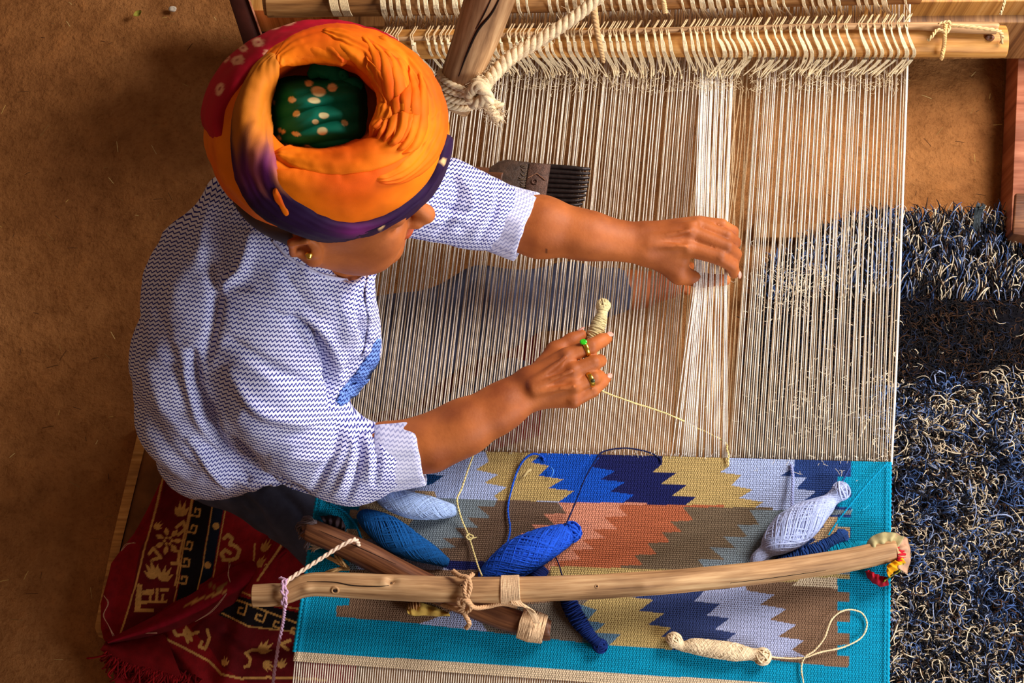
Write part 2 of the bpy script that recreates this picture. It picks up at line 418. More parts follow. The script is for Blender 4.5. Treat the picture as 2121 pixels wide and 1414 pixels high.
# ================================================================== SETTING
ZW = 0.35                                                    # height of the stretched warp
gx, gy = np.meshgrid(np.linspace(-2.6, 2.8, 270), np.linspace(-2.2, 3.6, 290), indexing='ij')
P = np.stack([gx.ravel(), gy.ravel(), np.zeros(gx.size)], -1)
P[:, 2] = -0.006 + 0.005 * fbm(P + 5, 5, 4)
floor = obj('floor', make_mesh('floor', P, grid_faces(270, 290)[:, ::-1]), M['earth'], kind='structure')

# straw scraps trodden into the floor: nobody could count them
mb = MB()
n = 420; pp = np.c_[rng.uniform(-40, 2150, n), rng.uniform(-20, 1400, n)]
c0 = np.array([W(a, b, 0.004) for a, b in pp]); an = rng.uniform(0, pi, n); ln = rng.uniform(0.003, 0.011, n)
dd = np.stack([np.cos(an), np.sin(an), rng.uniform(-.1, .1, n)], -1) * ln[:, None]
PP = np.stack([c0 - dd, c0 + 0.2 * dd + [0, 0, 0.001], c0 + dd], 1)
cl = np.array([srgb(196, 156, 84), srgb(150, 110, 60), srgb(90, 56, 30), srgb(216, 186, 120)])[rng.randint(0, 4, n)]
mb.add(*strands(PP, 0.0007, 3, col=cl, caps=False))
o = obj('straw', mb.mesh('straw'), M['straw'], label='tiny straw scraps trodden into the packed earth floor', category='straw', kind='stuff')

def pebble(px, py, r, mat, name, label, cat, z=0.0, sq=(1, .8, .6)):
    V, F = sdf_surface([ell((0, 0, 0), (r * sq[0], r * sq[1], r * sq[2]), .001), ell((r * .5, r * .3, 0), r * .5, r * .3)], r / 5)
    V = V * (1 + 0.25 * vnoise(V + 3, 1.2 / r)[:, None]) + W(px, py, z + r * .5)
    return obj(name, make_mesh(name, V, F), mat, label=label, category=cat)
pebble(357, 19, 0.007, M['stone'], 'pebble', 'small white pebble on the earth floor near the top edge', 'pebble')
# curled dry leaf
t = np.linspace(-1, 1, 9); V = []
c = W(286, 30, 0.006)
for a in t:
    for b in (-1, -.5, 0, .5, 1):
        wd = 0.0045 * (1 - a * a) + 0.0008
        V.append(c + np.array([a * 0.009 * .8 + b * wd * .6, a * 0.005 - b * wd, 0.004 * b * b + 0.002 * a * a]))
obj('dry_leaf', make_mesh('dry_leaf', V, grid_faces(9, 5)), M['leaf'], label='small curled yellow-green leaf on the earth floor beside the white pebble', category='leaf')

def slab(poly_px, zt, zb, mb=None):
    top = [W(x, y, zt) for x, y in poly_px]; n = len(top)
    V = np.array([[p[0], p[1], zb] for p in top] + [[p[0], p[1], zt] for p in top])
    j = np.arange(n); k2 = (j + 1) % n
    F4 = np.stack([j, k2, k2 + n, j + n], -1)
    L = np.array([[p[0], p[1]] for p in V]); uv = L * 1.0
    c = V[n:].mean(0); V = np.vstack([V, c[None]]); uv = np.vstack([uv, c[None, :2]])
    F3 = np.stack([j + n, k2 + n, np.full(n, 2 * n)], -1)
    F = [F4, F3]
    a = (top[1] - top[0])[:2]; b = (top[2] - top[1])[:2]
    if a[0] * b[1] - a[1] * b[0] < 0: F = [f[:, ::-1] for f in F]
    return V, F, uv
def slab_obj(name, poly, zt, zb, mat, parent=None, uvrot=False, bev=0.002, **t):
    V, F, uv = slab(poly, zt, zb)
    if uvrot: uv = uv[:, ::-1]
    uv = np.c_[uv[:, 1], uv[:, 0]] if not uvrot else np.c_[uv[:, 1], uv[:, 0]]
    o = obj(name, make_mesh(name, V, F, uv, smooth=False), mat, parent, **t)
    m = o.modifiers.new('bevel', 'BEVEL'); m.width = bev; m.segments = 2; m.limit_method = 'ANGLE'
    return o

# low sitting board with a pale edge strip
bd = thing('sitting_board', 'low brown board with a pale wooden edge under the red rug', 'board', loc=tuple(W(300, 1100, 0)))
pm = bd.matrix_world.inverted()
def lay(o):  # keep world placement when parenting under an Empty that stands elsewhere
    o.matrix_parent_inverse = o.parent.matrix_world.inverted(); return o
lay(slab_obj('board_panel', [(312, 872), (238, 1180), (222, 1300), (236, 1326), (620, 1440), (1000, 1440), (1000, 760), (420, 760)], 0.030, 0.0,
             mat_plain('board_earth_brown', srgb(128, 80, 40), 0.9, 0.25, 18, 0.5, 260, 0.002), bd))
lay(slab_obj('edge_strip', [(292, 868), (232, 1120), (196, 1300), (204, 1318), (240, 1334), (236, 1316), (219, 1296), (250, 1126), (314, 868)], 0.033, 0.0, M['wood_honey'], bd))

# ================================================================== LOOM
loom = thing('loom', 'wooden floor loom with cotton warp stretched across beams and rods', 'loom', loc=tuple(W(1400, 40, 0)))
def L_(name, me, mat, **t): return lay(obj(name, me, mat, loom, **t))
def pole_px(name, pts, mat, parent, n=60, ns=20, fn=None, flat=1.0, ref=(0, 0, 1), **t):
    """pts rows: px, py, z, half width in px"""
    S = spline(pts, n); C = np.array([W(a, b, c) for a, b, c, _ in S]); R = np.array([s[3] * mpp(*s[:3]) for s in S])
    V, F, uv = loft(C, R, ns, ref, fn, flat); seed = len(bpy.data.objects) * 0.37
    uv = uv + [seed, seed]
    o = obj(name, make_mesh(name, V, F, uv), mat, parent, **t)
    if parent is not None: lay(o)
    return o
rugged = lambda a, s: (lambda t, th, L: 1 + a * vnoise(np.stack(np.broadcast_arrays(np.cos(th) * 1.3 + s, np.sin(th) * 1.3, L * 22), -1), 1.0))

# frame members, and a dark slab for the shade in a recess
lay(slab_obj('rear_beam', [(700, -70), (2300, -75), (2300, 46), (700, 55)], 0.22, 0.08, M['wood_brown'], loom, True))
lay(slab_obj('beam_cap', [(1500, -60), (2300, -65), (2300, 1), (1500, 8)], 0.27, 0.22, M['wood_honey'], loom, True))
lay(slab_obj('side_post', [(2112, 50), (2330, 50), (2330, 500), (2094, 478)], 0.07, 0.0, M['post_red'], loom))
lay(slab_obj('side_post_foot', [(2104, 400), (2330, 400), (2330, 520), (2098, 484)], 0.075, 0.0, M['wood_dark'], loom))
lay(slab_obj('floor_rail', [(1560, 462), (2230, 462), (2230, 492), (1560, 492)], 0.022, 0.0, M['wood_brown'], loom, True))
lay(slab_obj('leg', [(462, -40), (500, -40), (560, 130), (520, 140)], 0.30, 0.0, M['leg_maroon'], loom))
lay(slab_obj('leg_edge', [(500, -40), (504, -40), (564, 130), (560, 130)], 0.305, 0.0, M['post_red'], loom, bev=0.0005))
lay(slab_obj('rear_plank', [(500, -60), (840, -60), (840, 20), (512, 22)], 0.20, 0.12, M['wood_honey'], loom, True))
lay(slab_obj('recess_shade_slab', [(520, 22), (860, 22), (860, 90), (520, 96)], 0.12, 0.0, M['dark'], loom, True))  # dark slab added to stand for the shaded recess below the rear plank

pole_px('warp_beam', [(546, 9, .40, 22), (556, 8, .40, 27), (575, 8, .40, 27), (578, 8, .40, 28), (900, 3, .40, 28), (1400, -9, .40, 28), (1905, -20, .40, 28)], M['wood_brown'], loom, 90, 24, rugged(.04, 1))
pole_px('heddle_beam', [(780, 92, .388, 32), (1200, 89, .388, 32), (1700, 86, .388, 33), (2050, 86, .388, 35), (2067, 86, .388, 33)], M['wood_honey'], loom, 80, 24, rugged(.035, 5), flat=0.75)
pole_px('heddle_stick', [(800, 82, .417, 5), (1200, 68, .417, 5.5), (1600, 57, .417, 6), (1880, 54, .418, 8), (1960, 56, .421, 11), (2050, 58, .424, 13), (2064, 59, .424, 12)], M['wood_pole'], loom, 80, 14, rugged(.08, 9))
# a knot hole near the rod's right end
V, F = sdf_surface([ell(W(2050, 78, .41), (.008, .006, .004), .002), ell(W(2050, 78, .414), (.004, .003, .004), .002, op='sub')], .001)
L_('rod_knot', make_mesh('rod_knot', V, F), M['wood_dark'])

# warp threads
def xl(y): return 612 + 0.145 * (1350 - y)
def xr(y): return 1843 + 0.036 * (957 - y)
def fell(s): return np.array([673 + (1843 - 673) * s, 927 + 30 * s])
NW = 262
rr = np.random.RandomState(11)
jit = np.cumsum(rr.normal(0, 1, NW)); jit -= np.linspace(jit[0], jit[-1], NW); jit = jit / (np.abs(jit).max() + 1e-9)
paths = []; cols = []; lifted = []; lcols = []
HOLD = (1472, 574, 0.4035)
for i in range(NW):
    s = (i + 0.5) / NW; f = fell(s)
    layer = i % 2
    x_top = 829 + (1886 - 829) * s
    wob = 5.0 * jit[i] + rr.normal(0, 1.9)
    zz = ZW + (0.003 if layer == 0 else -0.010)
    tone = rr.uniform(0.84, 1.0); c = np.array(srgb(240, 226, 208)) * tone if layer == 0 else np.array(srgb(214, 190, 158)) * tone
    top = -150 - 15 * s
    if 1388 < f[0] < 1508:
        q = (f[0] - 1388) / 120.0; q2 = (0 if q < .0 else q) ** 1.35; strong = q < .3
        hx = 1437 + 71 * (q2 if rr.rand() < .82 else q) + rr.normal(0, 1.4)
        ys = [f[1] + 6, 800, 700, 590, 520, 440, 300, 150, 40, top]
        up = [ZW, .366, .383, .4045, .400, .392, .372, .352, .345, .34]
        xs = [f[0], f[0] + (hx - f[0]) * .40, f[0] + (hx - f[0]) * .68, hx, hx + 1.5 * 1.0, hx + 3, hx + 7, hx + 13, hx + 17, hx + 30]
        pts = np.array([W(a, b, z) for a, b, z in zip(xs, ys, up)]); (lifted.append(spline(pts, 24)), lcols.append(np.array(srgb(250, 240, 226)) * rr.uniform(.86, 1))) if rr.rand() < .8 else None  # raised threads tinted whiter, their brighter lighting put into the colour
        # the lower shed thread stays flat
        xs2 = f[0] + 2; pts = np.array([W(xs2 + (x_top - xs2) * (f[1] - y) / (f[1] - top) + (rr.normal(0, 4) if 100 < y < 800 else 0), y, ZW - .012) for y in (f[1] + 6, 800, 640, 480, 320, 160, top)])
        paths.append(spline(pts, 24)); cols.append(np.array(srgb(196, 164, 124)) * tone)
        continue
    ys = [f[1] + 6, 880, 760, 600, 440, 280, 150, 20, top]
    zs = [ZW - .001, zz + .001, zz + .002, zz, zz, zz, zz, ZW - .004, ZW - .006]
    pts = []
    for y, z in zip(ys, zs):
        u = (f[1] - y) / (f[1] - top); x = f[0] + (x_top - f[0]) * u
        a = min(1, max(0, (f[1] - y) / 420)); x += wob * a
        pts.append(W(x, y, z))
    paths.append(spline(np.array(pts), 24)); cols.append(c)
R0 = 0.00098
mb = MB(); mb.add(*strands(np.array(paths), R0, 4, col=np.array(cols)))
# lower part of the warp, below the woven cloth
pl = []; cl = []
for i in range(250):
    s = (i + .5) / 250; y0 = 1366 + 88 * s; x0 = 609 + (1838 - 609) * s; x1 = 585 + (1836 - 585) * s
    pl.append(spline(np.array([W(x0, y0, ZW - .001), W((x0 + x1) / 2, 1500, ZW - .003), W(x1, 1640, ZW - .008)]), 24)); cl.append(np.array(srgb(230, 214, 192)) * rr.uniform(.8, 1))
mb.add(*strands(np.array(pl), R0, 4, col=np.array(cl)))
me = mb.mesh('warp_threads'); L_('warp_threads', me, M['yarn'], kind='stuff', label='fine undyed cotton warp threads')
mb = MB(); mb.add(*strands(np.array(lifted), R0 * .95, 4, col=np.array(lcols)))
L_('lifted_warp_threads', mb.mesh('lifted_warp_threads'), M['yarn'], kind='stuff', label='bunch of warp threads pulled up by the weaver')
# thick selvedge cord on the right
P = np.array([W(1846, 962, ZW), W(1856, 760, ZW + .012), W(1866, 500, ZW + .02), W(1874, 280, ZW + .02), W(1880, 110, ZW + .015), W(1884, 10, ZW + .01), W(1887, -80, ZW)])
mb = MB(); mb.add(*strands(spline(P, 30), 0.0022, 8, col=np.array([srgb(250, 240, 222)])))
L_('selvedge_cord', mb.mesh('selvedge_cord'), M['yarn'])

# heddle cords: bundles over the rod, and over the beam behind it
mb = MB(); top_ys = lambda x: 82 - 28 * (x - 800) / 1080
x = 796.0
rh = np.random.RandomState(5)
while x < 1893:
    k = rh.randint(3, 6); side = np.clip((1480 - x) / 330, -1, 1); side = side if abs(side) > .35 else .35 * np.sign(side + 1e-6)
    ex = 26 * side + 12 * (side > 0) + rh.normal(0, 5); bow = 7 if side > 0 else 17
    for j in range(k):
        o = (j - k / 2) * 1.7; y0 = top_ys(x); e2 = rh.normal(0, 6); ee = rh.uniform(-8, 10)
        pts = [(x + o * .5, y0, .424), (x + o * .6 + 2, y0 + 14, .423), (x + o + bow * .55, 88, .4185), (x + o + bow, 108, .405), (x + o * 1.2 + bow + ex * .28, 124, .380), (x + o * 1.6 + bow * .6 + ex * .7 + e2 * .4, 140, .366), (x + o * 2 + ex + e2, 154 + ee, .362)]
        mb.add(*strands(spline(np.array([W(*p) for p in pts]), 16), 0.00105, 4, col=np.array([np.array(srgb(250, 226, 182)) * rh.uniform(.84, 1.0)])))
    for j in range(2):   # small half hitch round the stick and loop behind it
        a = rh.uniform(-2, 2) + j * 4 - 2; y0 = top_ys(x)
        pts = [(x + a, y0 + 6, .422), (x + a - 1, y0 - 1, .4255), (x + a - 2, y0 - 8, .420), (x + a + 4, y0 - 17, .410), (x + a + 9, y0 - 26, .395)]
        mb.add(*strands(spline(np.array([W(*p) for p in pts]), 10), 0.0011, 4, col=np.array([srgb(220, 190, 146)])))
    x += rh.uniform(11, 19) if rh.rand() < .93 else rh.uniform(24, 32)
L_('string_heddles', mb.mesh('string_heddles'), M['yarn'], kind='stuff', label='bundles of cream heddle cords hanging over the rod')
mb = MB(); x = 792.0
while x < 1905:
    k = rh.randint(2, 6); cy = 8 - 28 * (x - 560) / 1340
    for j in range(k):
        o = (j - k / 2) * 2.3; e = rh.normal(14, 6)
        pts = [(x + o, cy - 30, .415), (x + o + 1, cy - 8, .432), (x + o + 3, cy + 12, .428), (x + o + 6, cy + 27, .405), (x + o + e, cy + 44 + rh.uniform(-3, 8), .366)]
        mb.add(*strands(spline(np.array([W(*p) for p in pts]), 12), 0.00115, 4, col=np.array([np.array(srgb(250, 228, 186)) * rh.uniform(.84, 1.0)])))
        if rh.rand() < .5:
            pts = [(x + o + e, cy + 42, .368), (x + o + e - rh.uniform(6, 20), cy + 66, .36)]
            mb.add(*strands(spline(np.array([W(*p) for p in pts]), 4), 0.0009, 4, col=np.array([srgb(222, 190, 146)])))
    x += rh.uniform(14, 22) if rh.rand() < .85 else rh.uniform(30, 48)
for j in range(20):   # the flat band of threads tied round the beam's bare end
    x = 680 + j * 1.75 + (4 if j > 9 else 0); cy = 5
    pts = [(x - 2, -40, .40), (x, -20, .424), (x + 2, 2, .4325), (x + 6, 20, .426), (x + 12, 33, .41)]
    mb.add(*strands(spline(np.array([W(*p) for p in pts]), 12), 0.0012, 4, col=np.array([np.array(srgb(240, 214, 168)) * rh.uniform(.85, 1.05)])))
L_('beam_cords', mb.mesh('beam_cords'), M['yarn'], kind='stuff', label='cream cords looped over the upper beam')
# fluff at the cords' ends
n = 900; bx = rh.uniform(870, 1870, n); by = rh.uniform(146, 190, n); c0 = np.array([W(a, b, .358 + rh.uniform(0, .006)) for a, b in zip(bx, by)])
d = rh.normal(0, 1, (n, 3)) * [.006, .009, .002]; PP = np.stack([c0, c0 + d * .5 + rh.normal(0, .0015, (n, 3)), c0 + d], 1)
mb = MB(); mb.add(*strands(PP, 0.00035, 3, col=np.array([srgb(226, 202, 160)] * n), caps=False))
# lint caught on the warp
n = 520; q = rh.rand(n); bx = np.where(q < .5, rh.normal(1650, 60, n), rh.normal(1720, 90, n)); by = np.where(q < .5, rh.normal(590, 35, n), rh.normal(850, 60, n))
c0 = np.array([W(a, b, .362) for a, b in zip(bx, by)]); a = rh.uniform(0, 2 * pi, n); L = rh.uniform(.002, .012, n)
d = np.stack([np.cos(a) * L, np.sin(a) * L, L * 0], -1); PP = np.stack([c0, c0 + d * .5 + rh.normal(0, .002, (n, 3)) * [1, 1, .2], c0 + d], 1)
mb.add(*strands(PP, 0.0003, 3, col=np.array([srgb(236, 220, 190)] * n), caps=False))
L_('cotton_lint', mb.mesh('cotton_lint'), M['yarn'], kind='stuff', label='cotton fluff caught on the warp')

# twine on the rod's free end
def twist(path, r, strands_n=3, pitch=0.02, n=120, frac=0.55, col=None, mb=None, sides=8):
    """a laid rope along path (world points)"""
    C = spline(path, n); T = nrm(np.gradient(C, axis=0)); A = nrm(np.cross(T, [0.11, 0.23, 0.97])); B = np.cross(A, T)
    L = np.concatenate([[0], np.cumsum(np.linalg.norm(np.diff(C, axis=0), axis=1))]); out = mb or MB()
    r = np.broadcast_to(np.asarray(r, float), (n,)) if np.ndim(r) == 0 else np.interp(np.linspace(0, 1, n), np.linspace(0, 1, len(r)), r)
    for k in range(strands_n):
        a = 2 * pi * (L / pitch + k / strands_n); Q = C + (A * np.cos(a)[:, None] + B * np.sin(a)[:, None]) * (r * .5)[:, None]
        V, F, uv, c = strands(Q, r * frac, sides, col=None if col is None else np.array([col]))
        out.add(V, F, uv, c)
    return out
mb = MB(); cw = srgb(222, 186, 130)
twist([W(1944, 50, .437), W(1966, 46, .44), W(1962, 66, .44), W(1942, 62, .438), W(1930, 76, .436), W(1922, 84, .43)], .0028, 2, .012, 70, .6, cw, mb)
twist([W(1958, 50, .439), W(1957, 72, .437), W(1955, 96, .415), W(1952, 112, .41), W(1950, 122, .40)], .0034, 3, .013, 60, .6, srgb(226, 180, 116), mb)
twist([W(1966, 52, .441), W(2010, 56, .446), W(2058, 62, .446), W(2072, 66, .437), W(2076, 78, .42), W(2074, 90, .41)], .0030, 2, .02, 70, .6, cw, mb)
L_('twine', mb.mesh('twine'), M['yarn'], label='knotted twine on the free end of the rod')
mb = MB()
twist([W(1226, -20, .452), W(1230, 20, .455), W(1236, 60, .448), W(1243, 95, .430), W(1250, 128, .40)], [.0055, .0062, .005, .0045, .0035], 3, .02, 90, .6, srgb(206, 166, 116), mb)
L_('hanging_cord', mb.mesh('hanging_cord'), M['yarn'], label='frayed tan cord hanging from the upper beam'); mb = MB()
twist([W(1370, -30, .445), W(1374, 0, .445), W(1378, 26, .42)], .004, 3, .015, 40, .6, srgb(222, 186, 130), mb)
L_('hanging_cord', mb.mesh('hanging_cord'), M['yarn']); mb = MB()
twist([W(2086, -30, .30), W(2080, 6, .30), W(2072, 30, .29)], .0024, 2, .012, 40, .6, srgb(226, 196, 146), mb)
L_('hanging_cord', mb.mesh('hanging_cord'), M['yarn'])

# ================================================================== KILIM
G = 2.0
KT = [(673, 927), (1843, 957)]; KB = [(607, 1369), (1838, 1457)]
nu, nv = 690, 270
uu, vv = np.meshgrid(np.linspace(0, 1, nu), np.linspace(0, 1, nv), indexing='ij'); uu = uu.ravel(); vv = vv.ravel()
a = np.array(KT[0]) + uu[:, None] * (np.array(KT[1]) - KT[0]); b = np.array(KB[0]) + uu[:, None] * (np.array(KB[1]) - KB[0])
vq = vv ** 0.97
PX = a + vq[:, None] * (b - a)
TEAL = srgb(0, 134, 168); PALE = srgb(160, 172, 208); OCH = srgb(176, 148, 92); ROYAL = srgb(16, 74, 178); NAVY = srgb(22, 26, 78); NAVY2 = srgb(36, 58, 112)
GREY = srgb(112, 122, 128); BROWN = srgb(104, 82, 66); BRN2 = srgb(106, 88, 68); SALM = srgb(204, 132, 104); RUST = srgb(170, 92, 60); LIL = srgb(158, 162, 192); TAN = srgb(182, 150, 112)
SLATE = srgb(50, 62, 106); BRN3 = srgb(122, 92, 70); CREAM = srgb(208, 182, 148); DKBL = srgb(12, 54, 98); STEEL = srgb(84, 112, 132)
col = np.tile(np.array(TEAL), (len(PX), 1))
def paint(poly, c): col[inpoly(PX, poly)] = c
def right_of(bnd, xe, c):   # everything right of a toothed boundary until xe
    paint(list(bnd) + [(xe, bnd[-1][1]), (xe, bnd[0][1])], c)
wj = PX + 0
# row A -----------------------------------------------------------
s1 = lambda x: 1036 + (x - 1025) * 0.038           # seam between first and second row
topy = lambda x: 920 + (x - 673) * 0.026
paint([(745, 915), (1763, 940), (1763, s1(1763)), (745, s1(745))], PALE)
for p in [[(750, 990), (800, 975), (920, 985), (895, 1003), (850, 1012), (750, 1016)], [(750, 930), (840, 940), (820, 965), (750, 960)]]: paint(p, DKBL)
right_of([(998, 915), (1012, 956), (985, 973), (1032, 983), (1003, 1000), (1050, 1009), (1023, 1027), (1034, 1038)], 1500, OCH)
right_of([(1121, 930), (1116, 945), (1101, 958), (1138, 965), (1116, 985), (1167, 993), (1136, 1011), (1189, 1017), (1154, 1042)], 1500, ROYAL)
right_of([(1236, 930), (1240, 950), (1225, 967), (1274, 976), (1243, 993), (1294, 999), (1263, 1018), (1313, 1025), (1282, 1047)], 1500, NAVY)
right_of([(1371, 930), (1371, 962), (1351, 978), (1400, 980), (1369, 1002), (1422, 1005), (1391, 1027), (1442, 1029), (1412, 1052)], 1600, OCH)
right_of([(1509, 930), (1510, 966), (1491, 978), (1536, 984), (1514, 1005), (1559, 1014), (1532, 1031), (1580, 1040), (1551, 1060)], 1736, PALE)
right_of([(1646, 940), (1645, 967), (1617, 985), (1669, 990), (1648, 1012), (1690, 1018), (1666, 1036), (1702, 1044), (1690, 1066)], 1763, NAVY2)
# row B
paint([(700, s1(700)), (1763, s1(1763)), (1763, 1245), (1100, 1200), (700, 1180)], GREY)
paint([(745, 1014), (900, 1018), (905, 1030), (868, 1062), (845, 1090), (800, 1110), (745, 1120)], TAN)
paint([(740, 1120), (800, 1110), (870, 1135), (945, 1165), (1010, 1215), (740, 1215)], LIL)
paint([(880, 1160), (960, 1158), (1010, 1164), (1010, 1215), (900, 1200), (930, 1180)], NAVY)
right_of([(1026, s1(1026)), (1043, 1051), (989, 1049), (1018, 1073), (967, 1071), (991, 1093), (942, 1093), (963, 1114), (916, 1114), (945, 1134), (900, 1136), (925, 1160)], 1100, BROWN)
paint([(1030, s1(1030)), (1154, s1(1154)), (1173, 1064), (1149, 1087), (1115, 1102), (1090, 1130), (1060, 1165), (925, 1160), (1000, 1100)], BROWN)
right_of([(1156, s1(1156)), (1173, 1064), (1125, 1064), (1149, 1087), (1101, 1085), (1115, 1104), (1078, 1104), (1092, 1126), (1050, 1126), (1060, 1148), (1030, 1150), (1036, 1180)], 1340, SALM)
right_of([(1285, s1(1285)), (1282, 1052), (1300, 1069), (1251, 1071), (1278, 1096), (1227, 1096), (1253, 1114), (1205, 1118), (1231, 1137), (1185, 1139), (1202, 1158), (1150, 1163), (1150, 1182)], 1500, RUST)
right_of([(1414, s1(1414)), (1436, 1078), (1387, 1080), (1412, 1101), (1371, 1103), (1387, 1123), (1340, 1125), (1360, 1148), (1313, 1149), (1331, 1170), (1285, 1171), (1290, 1190)], 1600, BRN2)
right_of([(1552, s1(1552)), (1572, 1087), (1527, 1087), (1549, 1112), (1498, 1111), (1523, 1135), (1469, 1133), (1502, 1160), (1445, 1158), (1470, 1190)], 1763, GREY)
paint([(1690, 1066), (1763, 1066), (1763, 1180), (1600, 1190), (1622, 1165), (1600, 1160), (1640, 1130), (1625, 1122), (1680, 1096), (1660, 1090)], NAVY2)
paint([(1700, 1070), (1737, 1070), (1737, 1092), (1760, 1092), (1760, 1113), (1735, 1125), (1680, 1140), (1655, 1170), (1640, 1150), (1690, 1118), (1675, 1108), (1706, 1092)], TAN)
# row C
paint([(700, 1180), (1150, 1180), (1763, 1205), (1757, 1383), (1400, 1347), (1210, 1330), (860, 1290), (697, 1277), (697, 1255), (724, 1253), (724, 1200)], BRN3)
paint([(1140, 1172), (1400, 1180), (1763, 1190), (1763, 1226), (1140, 1226)], OCH)
paint([(895, 1283), (985, 1245), (1000, 1262), (960, 1286), (1010, 1310), (868, 1292)], LIL)
paint([(868, 1291), (960, 1266), (1100, 1280), (1100, 1325)], LIL)
paint([(980, 1262), (1215, 1240), (1215, 1332), (1010, 1309)], srgb(112, 98, 84))
right_of([(1205, 1215), (1222, 1240), (1200, 1258), (1236, 1263), (1216, 1285), (1253, 1291), (1230, 1310), (1285, 1314), (1262, 1334), (1270, 1345)], 1420, OCH)
paint([(1196, 1250), (1236, 1263), (1216, 1285), (1253, 1291), (1230, 1310), (1285, 1314), (1262, 1336), (1205, 1330), (1215, 1290)], STEEL)
right_of([(1275, 1215), (1356, 1243), (1303, 1240), (1376, 1270), (1323, 1266), (1391, 1300), (1342, 1294), (1396, 1325), (1369, 1320), (1391, 1347)], 1500, OCH)
right_of([(1290, 1215), (1300, 1236), (1354, 1242), (1323, 1265), (1376, 1270), (1342, 1293), (1391, 1300), (1369, 1319), (1400, 1322), (1391, 1348)], 1620, SLATE)
right_of([(1470, 1212), (1438, 1245), (1491, 1251), (1463, 1274), (1511, 1280), (1480, 1303), (1525, 1311), (1503, 1327), (1550, 1341), (1540, 1360)], 1700, LIL)
right_of([(1540, 1205), (1547, 1223), (1603, 1232), (1574, 1252), (1629, 1261), (1594, 1283), (1649, 1294), (1611, 1318), (1665, 1326), (1640, 1345), (1690, 1372)], 1757, BRN3)
paint([(1660, 1196), (1735, 1196), (1735, 1219), (1640, 1213)], CREAM)
# teal borders, crenellated
paint([(1763, 930), (1870, 930), (1870, 1470), (1757, 1470)], TEAL)
for y0, y1 in [(988, 1008), (1030, 1050), (1070, 1091), (1113, 1135), (1198, 1226), (1245, 1263), (1287, 1311), (1335, 1357)]: paint([(1734, y0), (1790, y0 + 2), (1790, y1 + 2), (1734, y1)], TEAL)
bot = [(600, 1268), (697, 1278), (860, 1291), (1210, 1331), (1400, 1346), (1540, 1360), (1757, 1384), (1860, 1392)]
paint(bot + [(1860, 1480), (590, 1480)], TEAL)
paint([(640, 920), (750, 920), (749, 1042), (740, 1060), (742, 1095), (722, 1100), (724, 1180), (724, 1252), (697, 1254), (697, 1278), (590, 1280)], TEAL)
paint([(726, 1056), (744, 1057), (741, 1074), (724, 1073)], TAN)
paint([(718, 1096), (760, 1096), (760, 1125), (718, 1130)], TAN)
cs = lambda x: 1349 + (x - 612) * 0.0665
paint([(590, cs(590)), (1900, cs(1900)), (1900, 1500), (590, 1500)], CREAM)
col *= (1 + 0.05 * rng.normal(0, 1, (len(col), 1)))
col = np.clip(col, 0, 1)
V = np.array([W(x, y, ZW) for x, y in PX]); V[:, 2] += 0.0022 + 0.0006 * fbm(V, 9, 3)
edge = np.minimum(uu, 1 - uu) * 1.0
V[:, 2] += np.where(edge < 0.012, 0.002 * np.sin(edge / 0.012 * pi), 0)          # rounded selvedges
wx = (np.sin(uu * nu / 2.0 * pi)) * 0.00035
V[:, 2] += wx
Vb = V.copy(); Vb[:, 2] -= 0.004
F = grid_faces(nu, nv)[:, ::-1]
kx = np.stack([uu * 0.885, vq * 0.33], -1)
kil = thing('kilim', 'half woven kilim with teal border and stepped zigzag pattern stretched on the loom', 'rug', loc=tuple(W(1240, 1150, ZW)))
kilo = lay(obj('woven_cloth', make_mesh('woven_cloth', np.vstack([V, Vb[::1]]), [F, F[::9, ::-1] + len(V)], np.vstack([kx, kx]), np.vstack([col, col])), M['kilim'], kil))
# beaded selvedges
mb = MB()
for side, c in ((0, TEAL), (1, TEAL)):
    P0 = np.array(KT[side]); P1 = np.array(KB[side]); P0 = P0 + (P1 - P0) * (0.05 if side == 0 else 0.0)
    path = np.array([W(*(P0 + (P1 - P0) * t), ZW + .001) for t in np.linspace(0, .955, 260)]); th = np.arange(260) * 1.2
    mb = MB(); mb.add(*strands(path, 0.0032 + 0.0006 * np.sin(th)[None, :], 8, col=np.array([srgb(0, 146, 180)])))
    lay(obj('selvedge', mb.mesh('selvedge'), M['yarn'], kil))
# fluff of warp at the fell
n = 260; sx = rh.rand(n); ff = np.array([fell(s) for s in sx]); m = ff[:, 0] > 960
c0 = np.array([W(a, b - rh.uniform(0, 9), ZW + .004) for a, b in ff[m]]); d = rh.normal(0, 1, (m.sum(), 3)) * [.0008, .0024, .0005]
mb = MB(); mb.add(*strands(np.stack([c0, c0 + d], 1), 0.0004, 3, col=np.array([srgb(240, 230, 214)] * m.sum()), caps=False))
lay(obj('fell_fluff', mb.mesh('fell_fluff'), M['yarn'], kil, kind='stuff'))
# loose thread ends woven in
mb = MB()
for pts, c, r in [([(1085, 985, .358), (1092, 976, .362), (1100, 972, .362)], srgb(216, 190, 130), .0022), ([(1141, 988, .358), (1146, 976, .362), (1142, 968, .36)], srgb(70, 130, 220), .0012),
                  ([(1788, 1056, .357), (1800, 1046, .360)], srgb(60, 190, 220), .0006)]:
    mb = MB(); mb.add(*strands(spline(WP(pts), 10), r, 5, col=np.array([c])))
    lay(obj('thread_end', mb.mesh('thread_end'), M['yarn'], kil))

